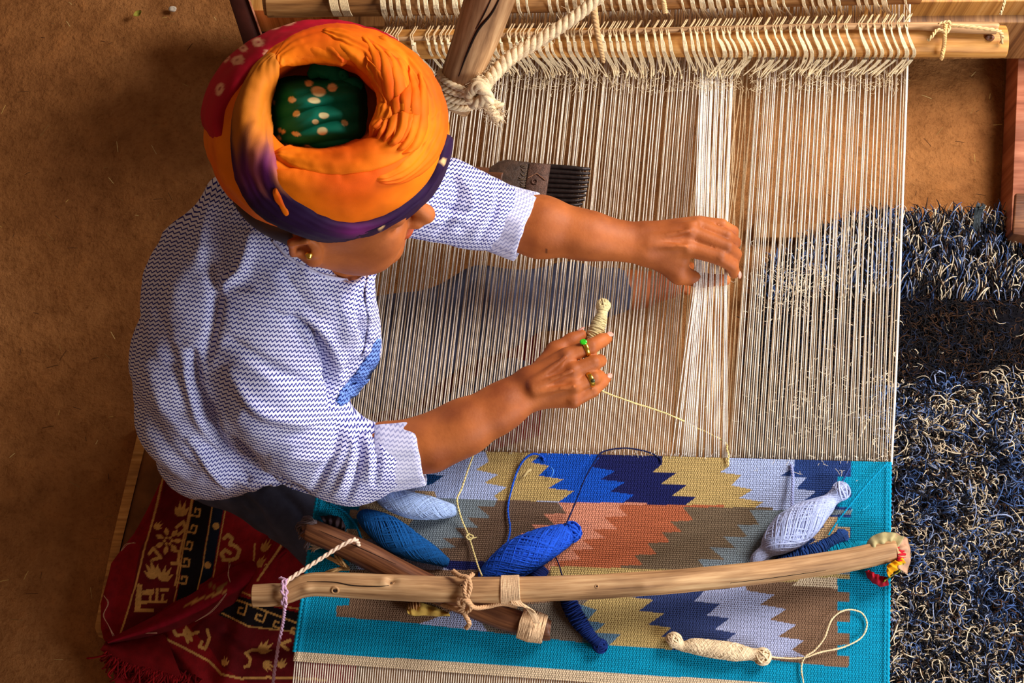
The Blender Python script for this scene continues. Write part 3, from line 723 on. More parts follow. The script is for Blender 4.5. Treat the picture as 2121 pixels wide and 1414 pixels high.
# ================================================================== SHAGGY MAT
mat_t = thing('shaggy_mat', 'shaggy mat of dark blue, black and beige cloth strips beside the loom', 'mat', loc=tuple(W(1980, 950, 0)))
nx, ny = 90, 130
uu, vv = np.meshgrid(np.linspace(0, 1, nx), np.linspace(0, 1, ny), indexing='ij')
lx = lambda y: np.interp(y, [462, 500, 560, 640, 900, 1500], [1790, 1700, 1590, 1560, 1545, 1540])
yy = 474 + vv * 1010; xx = lx(yy) + uu * (2230 - lx(yy))
V = np.array([W(a, b, .024) for a, b in zip(xx.ravel(), yy.ravel())]); V[:, 2] = .014 + .012 * fbm(V, 12, 3)
lay(obj('mat_base', make_mesh('mat_base', V, grid_faces(nx, ny)[:, ::-1]), mat_plain('mat_backing', srgb(22, 20, 24), 1, .3, 40, .6, 200, .004, .02), mat_t))
pal = dict(beige=srgb(230, 206, 172), blue=srgb(70, 94, 142), navy=srgb(34, 40, 60), black=srgb(22, 20, 24), grey=srgb(140, 150, 178), brown=srgb(70, 46, 30))
def shag(n, zone, seg=6):
    P = []; C = []; Rr = []
    r_ = np.random.RandomState(len(zone) * 7 + n)
    while len(P) < n:
        if zone == 'top': y = r_.uniform(462, 628); dy = 1
        elif zone == 'dark': y = r_.uniform(598, 830)
        else: y = 790 + 680 * r_.rand() ** 1.0
        x = r_.uniform(lx(y) if zone != 'curl' else 1545, 2175)
        if zone == 'curl' and x < 1800: continue
        z0 = .02 if zone != 'dark' else .014
        b = W(x, y, z0)
        if zone == 'top':
            L = r_.uniform(.022, .042); a = pi / 2 + r_.normal(0, .38); up = r_.uniform(.25, .8); curl = r_.normal(0, 1.0)
            c = r_.choice(['beige', 'beige', 'blue', 'navy', 'black', 'black', 'black', 'brown', 'grey', 'black']); rad = r_.uniform(.0009, .0019)
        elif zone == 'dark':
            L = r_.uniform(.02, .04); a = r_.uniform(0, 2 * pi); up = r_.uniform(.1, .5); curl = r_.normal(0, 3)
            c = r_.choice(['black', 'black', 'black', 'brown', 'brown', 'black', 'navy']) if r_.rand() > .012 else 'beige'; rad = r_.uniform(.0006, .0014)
        else:
            L = r_.uniform(.016, .044); a = 7 * float(vnoise(np.array([b[0], b[1], .3]), 17)) + r_.normal(0, .7); up = r_.uniform(.1, .6); curl = r_.normal(0, 3.4)
            c = r_.choice(['beige', 'beige', 'beige', 'blue', 'black', 'black', 'black', 'grey', 'navy', 'brown', 'black']); rad = r_.uniform(.0007, .0015)
            if r_.rand() < .03: L *= 2; rad *= 1.3
        if fbm(np.array([b + 40]), 16, 2)[0] > .5 and c == 'beige' and zone != 'dark': c = 'blue'
        s = np.linspace(0, 1, seg); ang = a + curl * (s - .3) * (1.0 if zone != 'curl' else 1); st = L / seg
        dx = np.cumsum(np.cos(ang)) * st; dyy = np.cumsum(np.sin(ang)) * st; zz = up * L * np.sin(s * (pi * .85 if zone == 'curl' else pi * .55))
        P.append(np.stack([b[0] + dx, b[1] + dyy, b[2] + zz], -1)); C.append(np.array(pal[c]) * r_.uniform(.65, 1.25)); Rr.append(rad * np.interp(s, [0, .6, 1], [1, .9, .35]))
    return np.array(P), np.array(Rr), np.clip(np.array(C), 0, 1)
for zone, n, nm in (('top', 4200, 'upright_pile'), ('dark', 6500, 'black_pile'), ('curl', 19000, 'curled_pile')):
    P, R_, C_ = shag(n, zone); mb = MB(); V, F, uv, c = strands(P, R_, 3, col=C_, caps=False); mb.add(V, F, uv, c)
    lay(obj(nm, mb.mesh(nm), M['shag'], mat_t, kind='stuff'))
# one stiff dark tuft that stands up at the top edge
mb = MB(); r_ = np.random.RandomState(3)
for k in range(26):
    x0 = 2022 + r_.uniform(-8, 8); pts = [(x0, 488, .02), (x0 + r_.normal(1, 2), 462, .05), (x0 + r_.normal(6, 3), 436, .07), (x0 + r_.normal(10, 4), 420 + r_.uniform(0, 12), .08)]
    mb.add(*strands(spline(WP(pts), 8), .0013, 4, col=np.array([np.array(srgb(70, 76, 78)) * r_.uniform(.5, 1.2)])))
lay(obj('stiff_tuft', mb.mesh('stiff_tuft'), M['shag'], mat_t, kind='stuff'))

# ================================================================== RED RUG
zx = lambda pts: [(160 + x / 2.525, 854 + y / 2.525) for x, y in pts]
RED = srgb(138, 18, 22); DRED = srgb(104, 16, 20); GOLDC = srgb(214, 158, 84); BLK = srgb(26, 18, 22); NVY = srgb(24, 30, 46); CRIM = srgb(150, 12, 34)
nu_, nv_ = 400, 340
uu, vv = np.meshgrid(np.linspace(0, 1, nu_), np.linspace(0, 1, nv_), indexing='ij'); uu = uu.ravel(); vv = vv.ravel()
yy = 690 + vv * 800
lft = np.interp(yy, [690, 900, 957, 1107, 1167, 1250, 1321, 1345, 1490], [450, 385, 354, 279, 232, 208, 214, 228, 250])
rt = np.interp(yy, [690, 900, 1000, 1490], [1120, 1120, 800, 720])
xx = lft + uu * (rt - lft)
RP = np.stack([xx, yy], -1); rc = np.tile(np.array(RED), (len(RP), 1))
def rp(poly, c, z=True): rc[inpoly(RP, zx(poly) if z else poly)] = c
def rline(pts, wd, c, z=True):
    d, _, _ = dist_poly(RP, zx(pts) if z else pts); rc[d < wd] = c
rp([(500, 240), (840, 240), (560, 760), (500, 990), (200, 1210), (240, 1150), (330, 720), (400, 560)], DRED)
# stripe borders
rline([(478, 250), (380, 610), (320, 850), (225, 1165)], 1.9, GOLDC)
rline([(655, 260), (600, 470), (555, 740), (505, 985)], 1.3, GOLDC)
rp([(662, 260), (740, 260), (640, 900), (625, 940), (515, 985), (560, 740), (605, 480)], BLK)
rp([(745, 260), (800, 260), (775, 450), (705, 860), (640, 905), (650, 840), (712, 470)], NVY)
rline([(742, 260), (716, 450), (660, 800), (628, 935)], 1.2, GOLDC); rline([(810, 260), (790, 430), (712, 860)], 1.2, GOLDC)
for c in ((727, 595), (684, 800), (752, 420)):
    d = np.linalg.norm(RP - np.array(zx([c])[0]), axis=1); rc[d < 7.0] = GOLDC
# Greek key meander in the black band
def key(o, d, s, n, wd=2.6, flip=1):
    o = np.array(o, float); d = np.array(d, float); d /= np.linalg.norm(d); e = np.array([-d[1], d[0]]) * flip
    for i in range(n):
        b = o + d * s * 1.55 * i; g = lambda a, q: tuple(b + d * a * s + e * q * s)
        rline([g(-.25, 0), g(1.0, 0), g(1.0, .95), g(.35, .95), g(.35, .5), g(.68, .5)], wd, GOLDC); rline([g(1.0, 0), g(1.3, 0)], wd, GOLDC)
key((628, 300), (-125, 640), 58, 7, 1.9, -1)
# blossoms, tulips, comb motif
def petal(c, L, w_, a, col_):
    c = np.array(zx([c])[0]); q = RP - c; ca, sa = cos(a), sin(a); x = q[:, 0] * ca + q[:, 1] * sa; y = -q[:, 0] * sa + q[:, 1] * ca
    L /= 2.525; w_ /= 2.525; m = (x > 0) & (x < L) & (np.abs(y) < w_ * np.sin(np.clip(x / L, 0, 1) * pi)); rc[m] = col_
for k in range(7): petal((478 + 26 * cos(k * .9), 672 + 26 * sin(k * .9)), 48, 13, k * .9, GOLDC)
for k in range(6):
    d = np.linalg.norm(RP - np.array(zx([(478 + 20 * cos(k * 1.05), 672 + 18 * sin(k * 1.05))])[0]), axis=1); rc[d < 3.2] = GOLDC
def tulip(x, y, s, a):
    f = lambda P_: [(x + s * (p * cos(a) - q * sin(a)), y + s * (p * sin(a) + q * cos(a))) for p, q in P_]
    rp(f([(-.5, .55), (-.62, -.1), (-.35, .12), (-.3, -.65), (-.05, -.05), (.2, -.75), (.3, .05), (.62, -.25), (.5, .5), (.1, .75), (-.2, .75)]), GOLDC)
tulip(545, 500, 60, .2); tulip(390, 820, 66, -.35); tulip(462, 840, 62, .5); tulip(425, 590, 36, .9)
for pts in ([(520, 600), (555, 570), (565, 610), (530, 640)], [(500, 720), (540, 730), (530, 790), (495, 790)], [(380, 740), (400, 710), (440, 760), (400, 770)]): rline(pts, 3.2, GOLDC)
for P_ in ([(315, 895), (340, 900), (330, 1040), (297, 1040)], [(340, 930), (400, 920), (400, 950), (338, 955)], [(375, 950), (388, 950), (384, 990), (372, 990)], [(410, 915), (425, 915), (420, 985), (404, 985)], [(320, 985), (470, 980), (466, 994), (318, 1000)], [(330, 1024), (400, 1028), (398, 1044), (326, 1040)], [(430, 920), (478, 920), (476, 934), (430, 934)], [(440, 950), (452, 950), (448, 985), (436, 985)],
           [(530, 395), (596, 395), (596, 405), (530, 405)], [(556, 330), (566, 330), (560, 392), (550, 392)], [(576, 330), (586, 330), (582, 392), (572, 392)]): rp(P_, GOLDC)
# scroll motif on the right red field
for pts in ([(770, 660), (790, 640), (812, 660), (800, 690), (830, 700), (850, 720), (838, 760), (800, 775), (765, 770)], [(770, 770), (755, 740), (775, 720), (800, 735)]): rline(pts, 3.8, GOLDC)
# lower panel
rp([(720, 1050), (840, 1010), (1180, 1060), (1180, 1414), (900, 1414), (760, 1330), (700, 1240), (600, 1130)], DRED)
rp([(740, 1060), (840, 960), (1000, 1010), (1180, 1050), (1180, 1150), (1000, 1130), (880, 1110)], BLK)
key((845, 985), (330, 125), 62, 4, 1.9, 1)
rline([(760, 1050), (900, 1120), (1180, 1150)], 1.6, GOLDC); rline([(860, 940), (1000, 1000), (1180, 1030)], 1.6, GOLDC)
rline([(440, 1170), (560, 1230), (690, 1300), (760, 1370), (860, 1392), (1000, 1385), (1180, 1392), (1300, 1400)], 2.4, GOLDC)
for pts in ([(500, 1130), (520, 1165), (560, 1160), (600, 1190), (570, 1125), (600, 1160), (640, 1150)], [(690, 1140), (700, 1180), (670, 1235), (640, 1225), (655, 1200)], [(880, 1330), (905, 1325), (915, 1290), (890, 1260), (920, 1240), (960, 1245)], [(560, 1140), (580, 1200)], [(1110, 1190), (1060, 1210), (1100, 1240)]): rline(pts, 3.2, GOLDC)
tulip(985, 1225, 58, .8); tulip(1010, 1330, 46, 2.2); tulip(1080, 1310, 40, .4); tulip(1000, 700, 52, .4); tulip(985, 790, 50, .8); tulip(780, 1300, 36, .3)
rline([(930, 690), (925, 850)], 2, GOLDC); rline([(1090, 700), (960, 890)], 2, GOLDC); rline([(1080, 655), (960, 870)], 1.6, CRIM)
rc *= (1 + .06 * rng.normal(0, 1, (len(rc), 1))); rc = np.clip(rc, 0, 1)
V = np.array([W(a, b, .045) for a, b in RP])
z = .044 + .006 * fbm(V, 7, 2) + .004 * fbm(V + 9, 22, 2)
for L, amp, wd in [([(354, 957), (300, 1080), (232, 1167), (215, 1300)], .010, 10), ([(470, 960), (440, 1060), (395, 1150)], .006, 22), ([(560, 1000), (600, 1100), (520, 1230)], .022, 26), ([(590, 1110), (540, 1200), (500, 1300), (470, 1414)], .014, 22),
                   ([(420, 1300), (520, 1360), (640, 1400)], .014, 22), ([(350, 1330), (400, 1380), (420, 1430)], .014, 16), ([(470, 1310), (520, 1340), (600, 1340)], -.012, 14)]:
    d, _, _ = dist_poly(RP, L); z = z + amp * np.exp(-(d / wd) ** 2)
V[:, 2] = z
rug = thing('patterned_rug', 'crumpled red rug with gold flowers and key border under the weaver', 'rug', loc=tuple(W(400, 1200, .03)))
lay(obj('rug_cloth', make_mesh('rug_cloth', V, grid_faces(nu_, nv_)[:, ::-1], np.c_[uu, vv], rc), M['rug'], rug))
# the twisted crimson fold that crosses it
def sheet(top, bot, zt, zb, n=70, m=16, bulge=.012, colf=None, wav=.0015):
    A_ = spline(np.array([(*p, zt) for p in top], float) if np.ndim(zt) == 0 else np.c_[top, zt], n)
    B_ = spline(np.array([(*p, zb) for p in bot], float) if np.ndim(zb) == 0 else np.c_[bot, zb], n)
    s = np.linspace(0, 1, m); V = []; Q = []
    for i in range(n):
        for sj in s:
            p = A_[i] * (1 - sj) + B_[i] * sj; p[2] += bulge * sin(pi * sj); V.append(W(*p)); Q.append(p[:2])
    V = np.array(V); Q = np.array(Q); V[:, 2] += wav * fbm(V, 60, 2)
    uv = np.stack([np.repeat(np.linspace(0, 1, n), m), np.tile(s, n)], -1)
    return V, grid_faces(n, m), uv, (colf(Q, uv) if colf else None)
def foldcol(Q, uv):
    c = np.tile(np.array(CRIM), (len(Q), 1)) * .85; c[uv[:, 1] > .72] = DRED
    d, _, _ = dist_poly(Q, zx([(560, 1010), (640, 975), (770, 935)])); c[d < 2.6] = GOLDC
    d, _, _ = dist_poly(Q, zx([(700, 900), (740, 930), (780, 890)])); c[d < 3] = np.array(GOLDC) * .5
    return c
mb = MB(); V, F, uv, c = sheet(zx([(1080, 690), (960, 760), (830, 800), (700, 880), (500, 1010), (330, 1100), (150, 1190)]), zx([(1100, 740), (1000, 850), (870, 970), (740, 1040), (560, 1115), (400, 1165), (165, 1215)]), .052, .050, bulge=.026, colf=foldcol)
mb.add(V, F, uv, c)
V, F, uv, c = sheet(zx([(150, 1195), (300, 1185), (460, 1160)]), zx([(120, 1240), (260, 1330), (560, 1414)]), .052, .060, bulge=.016, colf=lambda Q, uv: np.tile(np.array(RED) * .8, (len(Q), 1))); mb.add(V, F, uv, c)
lay(obj('rug_fold', mb.mesh('rug_fold'), M['rug'], rug))
# frayed edge threads and fringe
mb = MB(); r_ = np.random.RandomState(8)
for k in range(150):
    t = r_.rand(); bx, by = 225 + 190 * t + r_.normal(0, 3), 1345 + 62 * t ** .8 + r_.normal(0, 5)
    ln = r_.uniform(24, 50); a = radians(118) + r_.normal(0, .35) - .3 * t
    pts = [(bx, by, .06), (bx + ln * .4 * cos(a), by + ln * .4 * sin(a), .066), (bx + ln * .8 * cos(a) + r_.normal(0, 4), by + ln * .8 * sin(a), .055), (bx + ln * cos(a) + r_.normal(0, 6), by + ln * sin(a), .05)]
    mb.add(*strands(spline(WP(pts), 8), .0016, 4, col=np.array([np.array(srgb(150, 18, 24)) * r_.uniform(.5, 1.2)])))
lay(obj('fringe', mb.mesh('fringe'), M['yarn'], rug, kind='stuff', label='dark red tasselled fringe'))
mb = MB()
for pts in (zx([(140, 960), (165, 1000), (140, 1060), (160, 1110), (190, 1170)]), zx([(800, 790), (790, 850), (800, 900), (770, 960), (700, 1040), (620, 1090)]), zx([(230, 720), (260, 690), (300, 680)]), zx([(180, 1190), (240, 1170), (330, 1155), (420, 1150)])):
    for j in range(2):
        q = [(x + r_.normal(0, 1.2), y + r_.normal(0, 1.2), .075 if y < 1300 else .07) for x, y in pts]
        mb.add(*strands(spline(WP(q), 24), .0006, 4, col=np.array([srgb(200, 150, 120)])))
lay(obj('edge_stitching', mb.mesh('edge_stitching'), M['yarn'], rug, kind='stuff'))

# ================================================================== THE WEAVER
def C_(p, q, k=.008, op='add'):
    """tapered limb between two (px,py,z,r px) joints"""
    return cone(W(*p[:3]), W(*q[:3]), p[3] * mpp(*p[:3]), q[3] * mpp(*q[:3]), k, op)
def chain(pts, k=.008): return [C_(pts[i], pts[i + 1], k) for i in range(len(pts) - 1)]
# head frame
HO = W(676, 386, .80); ya, pi_, ro, HS = radians(-9), radians(0), radians(8), 1.10
hf = np.array([cos(ya) * cos(pi_), sin(ya) * cos(pi_), -sin(pi_)]); hl = np.array([-sin(ya), cos(ya), 0]); hu = np.cross(hf, hl)
hl, hu = hl * cos(ro) - hu * sin(ro), hu * cos(ro) + hl * sin(ro)
HM = np.stack([hf, hl, hu])                                    # rows: world -> local
hp = lambda a, b, c: HO + HS * (hf * a + hl * b + hu * c)
def hell(c, r, k=.01, op='add', rot=None):
    M_ = HM if rot is None else rot @ HM
    return ell(hp(*c), np.array(r) * HS, k * HS, M_, op)
def hcone(a, b, ra, rb, k=.01, op='add'): return cone(hp(*a), hp(*b), ra * HS, rb * HS, k * HS, op)
body = [hell((-.02, 0, .0), (.096, .076, .070), .01), hell((.03, 0, -.03), (.066, .063, .082), .03), hell((.045, 0, .022), (.05, .060, .045), .03)]
for s in (-1, 1):
    body += [hcone((-.005, .058 * s, -.05), (.062, .020 * s, -.106), .020, .017, .03), hell((.062, .034 * s, -.038), (.03, .026, .024), .03), hell((.045, .045 * s, -.07), (.035, .02, .03), .03)]
body += [hcone((.07, -.012, -.108), (.07, .012, -.108), .017, .017, .02), hcone((.090, -.034, .016), (.090, .034, .016), .012, .012, .015),
         hcone((.094, 0, .004), (.116, 0, -.030), .0075, .0105, .010), hell((.117, 0, -.034), (.011, .010, .010), .008)]
for s in (-1, 1):
    body += [hell((.106, .012 * s, -.037), (.010, .007, .008), .006), hell((.093, .030 * s, -.004), (.013, .018, .012), .008, 'sub'), hell((.080, .030 * s, -.004), (.013, .014, .012), .003),
             hell((-.008, .079 * s, -.012), (.019, .0075, .031), .004), hell((-.012, .084 * s, -.004), (.010, .006, .017), .004, 'sub'),
             hcone((-.024, .084 * s, -.02), (-.022, .085 * s, .012), .0045, .0045, .003), hcone((-.022, .085 * s, .012), (-.004, .084 * s, .018), .0045, .004, .003), hell((-.002, .082 * s, -.036), (.009, .006, .010), .006), hell((.002, .082 * s, -.014), (.005, .005, .008), .004)]
body += [hell((.094, 0, -.062), (.011, .020, .0055), .006), hell((.091, 0, -.073), (.011, .018, .0065), .006), hcone((.103, -.016, -.067), (.103, .016, -.067), .0018, .0018, .003, 'sub')]
NK = W(668, 560, .64)
body += [cone(hp(-.01, 0, -.04), W(706, 478, .67), .046, .042, .02), cone(W(706, 478, .67), W(690, 540, .575), .042, .055, .03)]
# trunk
body += chain([(640, 590, .55, 80), (520, 700, .46, 100), (470, 860, .30, 95)], .04)
body += chain([(800, 400, .56, 50), (650, 520, .61, 60), (540, 640, .58, 55)], .04)
# right arm
body += chain([(540, 640, .58, 55), (600, 840, .46, 50), (700, 945, .42, 44), (800, 932, .42, 50), (890, 918, .425, 52), (960, 885, .43, 51), (1040, 842, .437, 44)], .03)
for o, r in ((-15, 27), (15, 27)): body += [C_((1030 + o * .3, 848 + o, .437, 32), (1098 + o * .35, 803 + o, .44, r), .02)]
MC = dict(i=(1173, 737, .452), m=(1186, 768, .457), r=(1190, 800, .453), p=(1188, 830, .443))
for kx_, w0, w1 in (('i', (1100, 788, .442, 25), 17), ('m', (1100, 800, .443, 25), 17), ('r', (1102, 812, .44, 25), 16), ('p', (1104, 824, .435, 22), 14.5)): body += [C_(w0, (*MC[kx_], w1), .014)]
body += [C_((1130, 800, .432, 30), (1178, 790, .436, 26), .014)]
def tend(a, b, r=4.2): return C_((*a, r), (*b, r * 1.2), .010)
body += [tend((1100, 792, .466), (1170, 740, .473)), tend((1102, 803, .468), (1184, 768, .477)), tend((1108, 814, .464), (1188, 800, .472))]
for kx_ in 'imrp': body += [ell(W(*MC[kx_][:2], MC[kx_][2] + .004), .0098, .006)]
RF = dict(i=[(1173, 737, .452, 17), (1223, 718, .452, 16.5), (1246, 705, .44, 14.5), (1256, 701, .430, 12.5)],
          m=[(1186, 768, .457, 16), (1230, 751, .455, 15.5), (1243, 747, .433, 13.5), (1236, 752, .416, 12)],
          r=[(1190, 800, .453, 15.5), (1230, 783, .452, 14.5), (1241, 779, .432, 13), (1234, 784, .415, 11.5)],
          p=[(1188, 830, .443, 14.5), (1228, 810, .442, 13), (1248, 792, .434, 11.5), (1256, 784, .428, 10.2)],
          t=[(1112, 776, .432, 21), (1150, 726, .428, 18), (1184, 705, .424, 14.5), (1204, 694, .420, 12.5)])
for kx_, kk in (('i', .0035), ('m', .0025), ('r', .0025), ('p', .0025), ('t', .008)): body += chain(RF[kx_], kk)
body += [C_((1130, 770, .43, 22), (1165, 745, .438, 16), .012)]
# left arm
body += chain([(800, 400, .55, 45), (930, 425, .485, 42), (1030, 452, .45, 50), (1120, 470, .452, 57), (1215, 486, .45, 45)], .03)
for o in (-12, 14): body += [C_((1205, 486 + o * .6, .45, 36), (1332, 504 + o * 1.2, .44, 27), .025)]
ML = dict(p=(1450, 458, .432), r=(1443, 465, .442), m=(1430, 481, .452), i=(1424, 514, .448))
for kx_, w0, w1 in (('p', (1335, 486, .436, 22), 11), ('r', (1335, 490, .438, 24), 13.5), ('m', (1335, 500, .442, 26), 16.5), ('i', (1338, 515, .441, 26), 17)): body += [C_(w0, (*ML[kx_], w1), .014)]
body += [tend((1345, 494, .462), (1426, 478, .4715), 3.6), tend((1350, 489, .455), (1440, 461, .458), 3.2), tend((1345, 508, .462), (1420, 510, .468), 3.4)]
body += [ell(W(1430, 480, .457), .0105, .006), ell(W(1425, 513, .452), .0105, .006), ell(W(1443, 463, .444), .009, .006)]
body += [C_((1345, 525, .432, 25), (1400, 560, .415, 21), .014), C_((1370, 520, .43, 27), (1412, 540, .43, 16), .014)]
LF = dict(i=[(1424, 514, .448, 17), (1490, 533, .450, 15.5), (1516, 550, .432, 13.5), (1521, 565, .416, 12)],
          m=[(1430, 481, .452, 16.5), (1505, 512, .451, 15.5), (1523, 526, .430, 13.5), (1519, 544, .413, 12)],
          r=[(1443, 465, .442, 14.5), (1504, 489, .441, 14.5), (1522, 502, .424, 13), (1515, 518, .408, 11.5)],
          p=[(1450, 458, .432, 11), (1494, 465, .432, 12.5), (1518, 479, .417, 12), (1519, 494, .407, 10.5)],
          t=[(1400, 560, .415, 21), (1408, 568, .411, 20), (1450, 580, .390, 15), (1502, 580, .386, 12)])
for kx_, kk in (('i', .0035), ('m', .0025), ('r', .0025), ('p', .0025), ('t', .008)): body += chain(LF[kx_], kk)
# legs: the right one folded under the loom's edge, the left one stretched out below the warp
body += chain([(490, 930, .24, 75), (690, 1120, .19, 56)], .03) + chain([(690, 1120, .19, 62), (880, 960, .10, 44), (1010, 830, .075, 30), (1100, 800, .065, 26)], .03)
body += chain([(560, 800, .22, 80), (1010, 640, .17, 56), (1290, 600, .09, 34), (1330, 600, .075, 30), (1385, 588, .075, 22), (1420, 560, .075, 16)], .03)
for j in range(5): body += [C_((1400, 580, .07, 14), (1424 + 6 * (j < 2), 552 + j * 13, .066, 8 if j else 10), .004)]
BV, BF = sdf_surface(body, 0.0029); BV = relax(BV, BF, 1, .35)
sk = 1 + .10 * fbm(BV, 30, 2)[:, None] * np.ones((1, 3))
lipm = np.linalg.norm((BV - hp(.1, 0, -.067)) @ HM.T / HS / [.02, .024, .013], axis=1) < 1; sk[lipm] *= [1.05, .62, .66]
hq = (BV - HO) @ HM.T / HS; hair_shade_m = (hq[:, 0] < -.022) & (hq[:, 2] > -.05) & (np.abs(hq[:, 1]) < .0765) & (BV[:, 2] > .70); sk[hair_shade_m] = .10  # rear head darkened: hair, plus the turban's shade painted into the skin colour
foot = BV[:, 0] > W(1340, 590, .07)[0]; foot &= BV[:, 2] < .15; sk[foot] *= [1.15, 1.0, .95]
for P_ in [W(*MC[a][:2], MC[a][2] + .012) for a in 'imrp'] + [W(*RF[a][1][:2], RF[a][1][2] + .010) for a in 'imrp'] + [W(*ML[a][:2], ML[a][2] + .012) for a in 'imr'] + [W(*LF[a][1][:2], LF[a][1][2] + .010) for a in 'imrp']:
    sk *= 1 - .26 * np.exp(-(np.linalg.norm(BV - P_, axis=1) / .008) ** 2)[:, None]
for p_ in [(1133, 511, .49)]:
    sk[np.linalg.norm((BV - W(*p_))[:, :2], axis=1) < .0022] *= .3            # small mole on the forearm
# knuckle creases
N_ = vnormals(BV, BF)
for Fg in (RF, LF):
    for a in 'imrp':
        A0 = W(*Fg[a][0][:3]); B0 = W(*Fg[a][1][:3]); dr = nrm(B0 - A0); rad = Fg[a][1][3] * mpp(*Fg[a][1][:3])
        for off in (-.004, -.001, .002):
            q = BV - (B0 + dr * off); al = q @ dr; m = (np.linalg.norm(q, axis=1) < rad * 1.3) & (N_[:, 2] > .2)
            BV[m] -= N_[m] * (0.0006 * np.exp(-(al[m] / .0008) ** 2))[:, None]
person = obj('person', make_mesh('person', BV, BF, None, np.clip(sk, 0, 1.3)), M['skin'])
person['label'] = 'seated weaver in orange turban and zigzag shirt, holding yarn and lifting warp threads'; person['category'] = 'person'
# fingernails
def nail(tip, prev, r, up=(0, 0, 1)):
    a = W(*tip[:3]); b = W(*prev[:3]); d = nrm(a - b); u = np.array(up, float); u = nrm(u - d * (u @ d)); s = np.cross(d, u)
    rr_ = tip[3] * mpp(*tip[:3])
    V, F = sdf_surface([ell((0, 0, 0), (r * 1.2, r * .85, r * .28), .001)], r / 7)
    M3 = np.stack([d, s, u]); return obj('fingernail', make_mesh('fingernail', a + u * (rr_ - r * .10) + d * rr_ * .35 + V @ M3, F), M['nail'], person)
nail(RF['i'][3], RF['i'][2], .0060, (.5, .6, .7)); nail(RF['p'][3], RF['p'][2], .0048, (.6, .4, .7)); nail(LF['i'][3], LF['i'][2], .0062, (.9, -.3, .5)); nail(LF['r'][3], LF['r'][2], .005, (1, .2, .5)); nail(RF['t'][3], RF['t'][2], .0062, (-.3, 1, .4))

# ---- shirt
SH = chain([(455, 930, .28, 92), (428, 850, .36, 128), (425, 740, .46, 128), (468, 600, .55, 140), (545, 470, .60, 112)], .05)
SH += chain([(545, 470, .60, 112), (690, 420, .60, 92), (830, 405, .56, 72)], .05)
SH += chain([(468, 600, .55, 140), (600, 640, .55, 120), (682, 680, .50, 72), (694, 745, .42, 58)], .05) + chain([(686, 560, .58, 80), (692, 700, .49, 66)], .05)
SH += chain([(400, 960, .24, 62), (520, 950, .26, 62)], .04) + [C_((400, 930, .25, 60), (425, 985, .22, 40), .03)]
SH += [C_((600, 560, .625, 80), (690, 620, .60, 72), .04), C_((560, 520, .64, 70), (600, 560, .63, 70), .04)]
SH += [C_((420, 930, .27, 74), (560, 962, .34, 50), .04)]
SH += [C_((738, 728, .45, 36), (708, 786, .41, 36), .03)]
# right sleeve
SH += chain([(545, 640, .60, 92), (565, 800, .50, 112), (650, 920, .43, 98), (730, 958, .42, 78), (800, 946, .422, 66)], .03)
# left sleeve
SH += chain([(830, 405, .56, 72), (920, 415, .50, 78), (985, 438, .465, 66), (1030, 448, .46, 64)], .03)
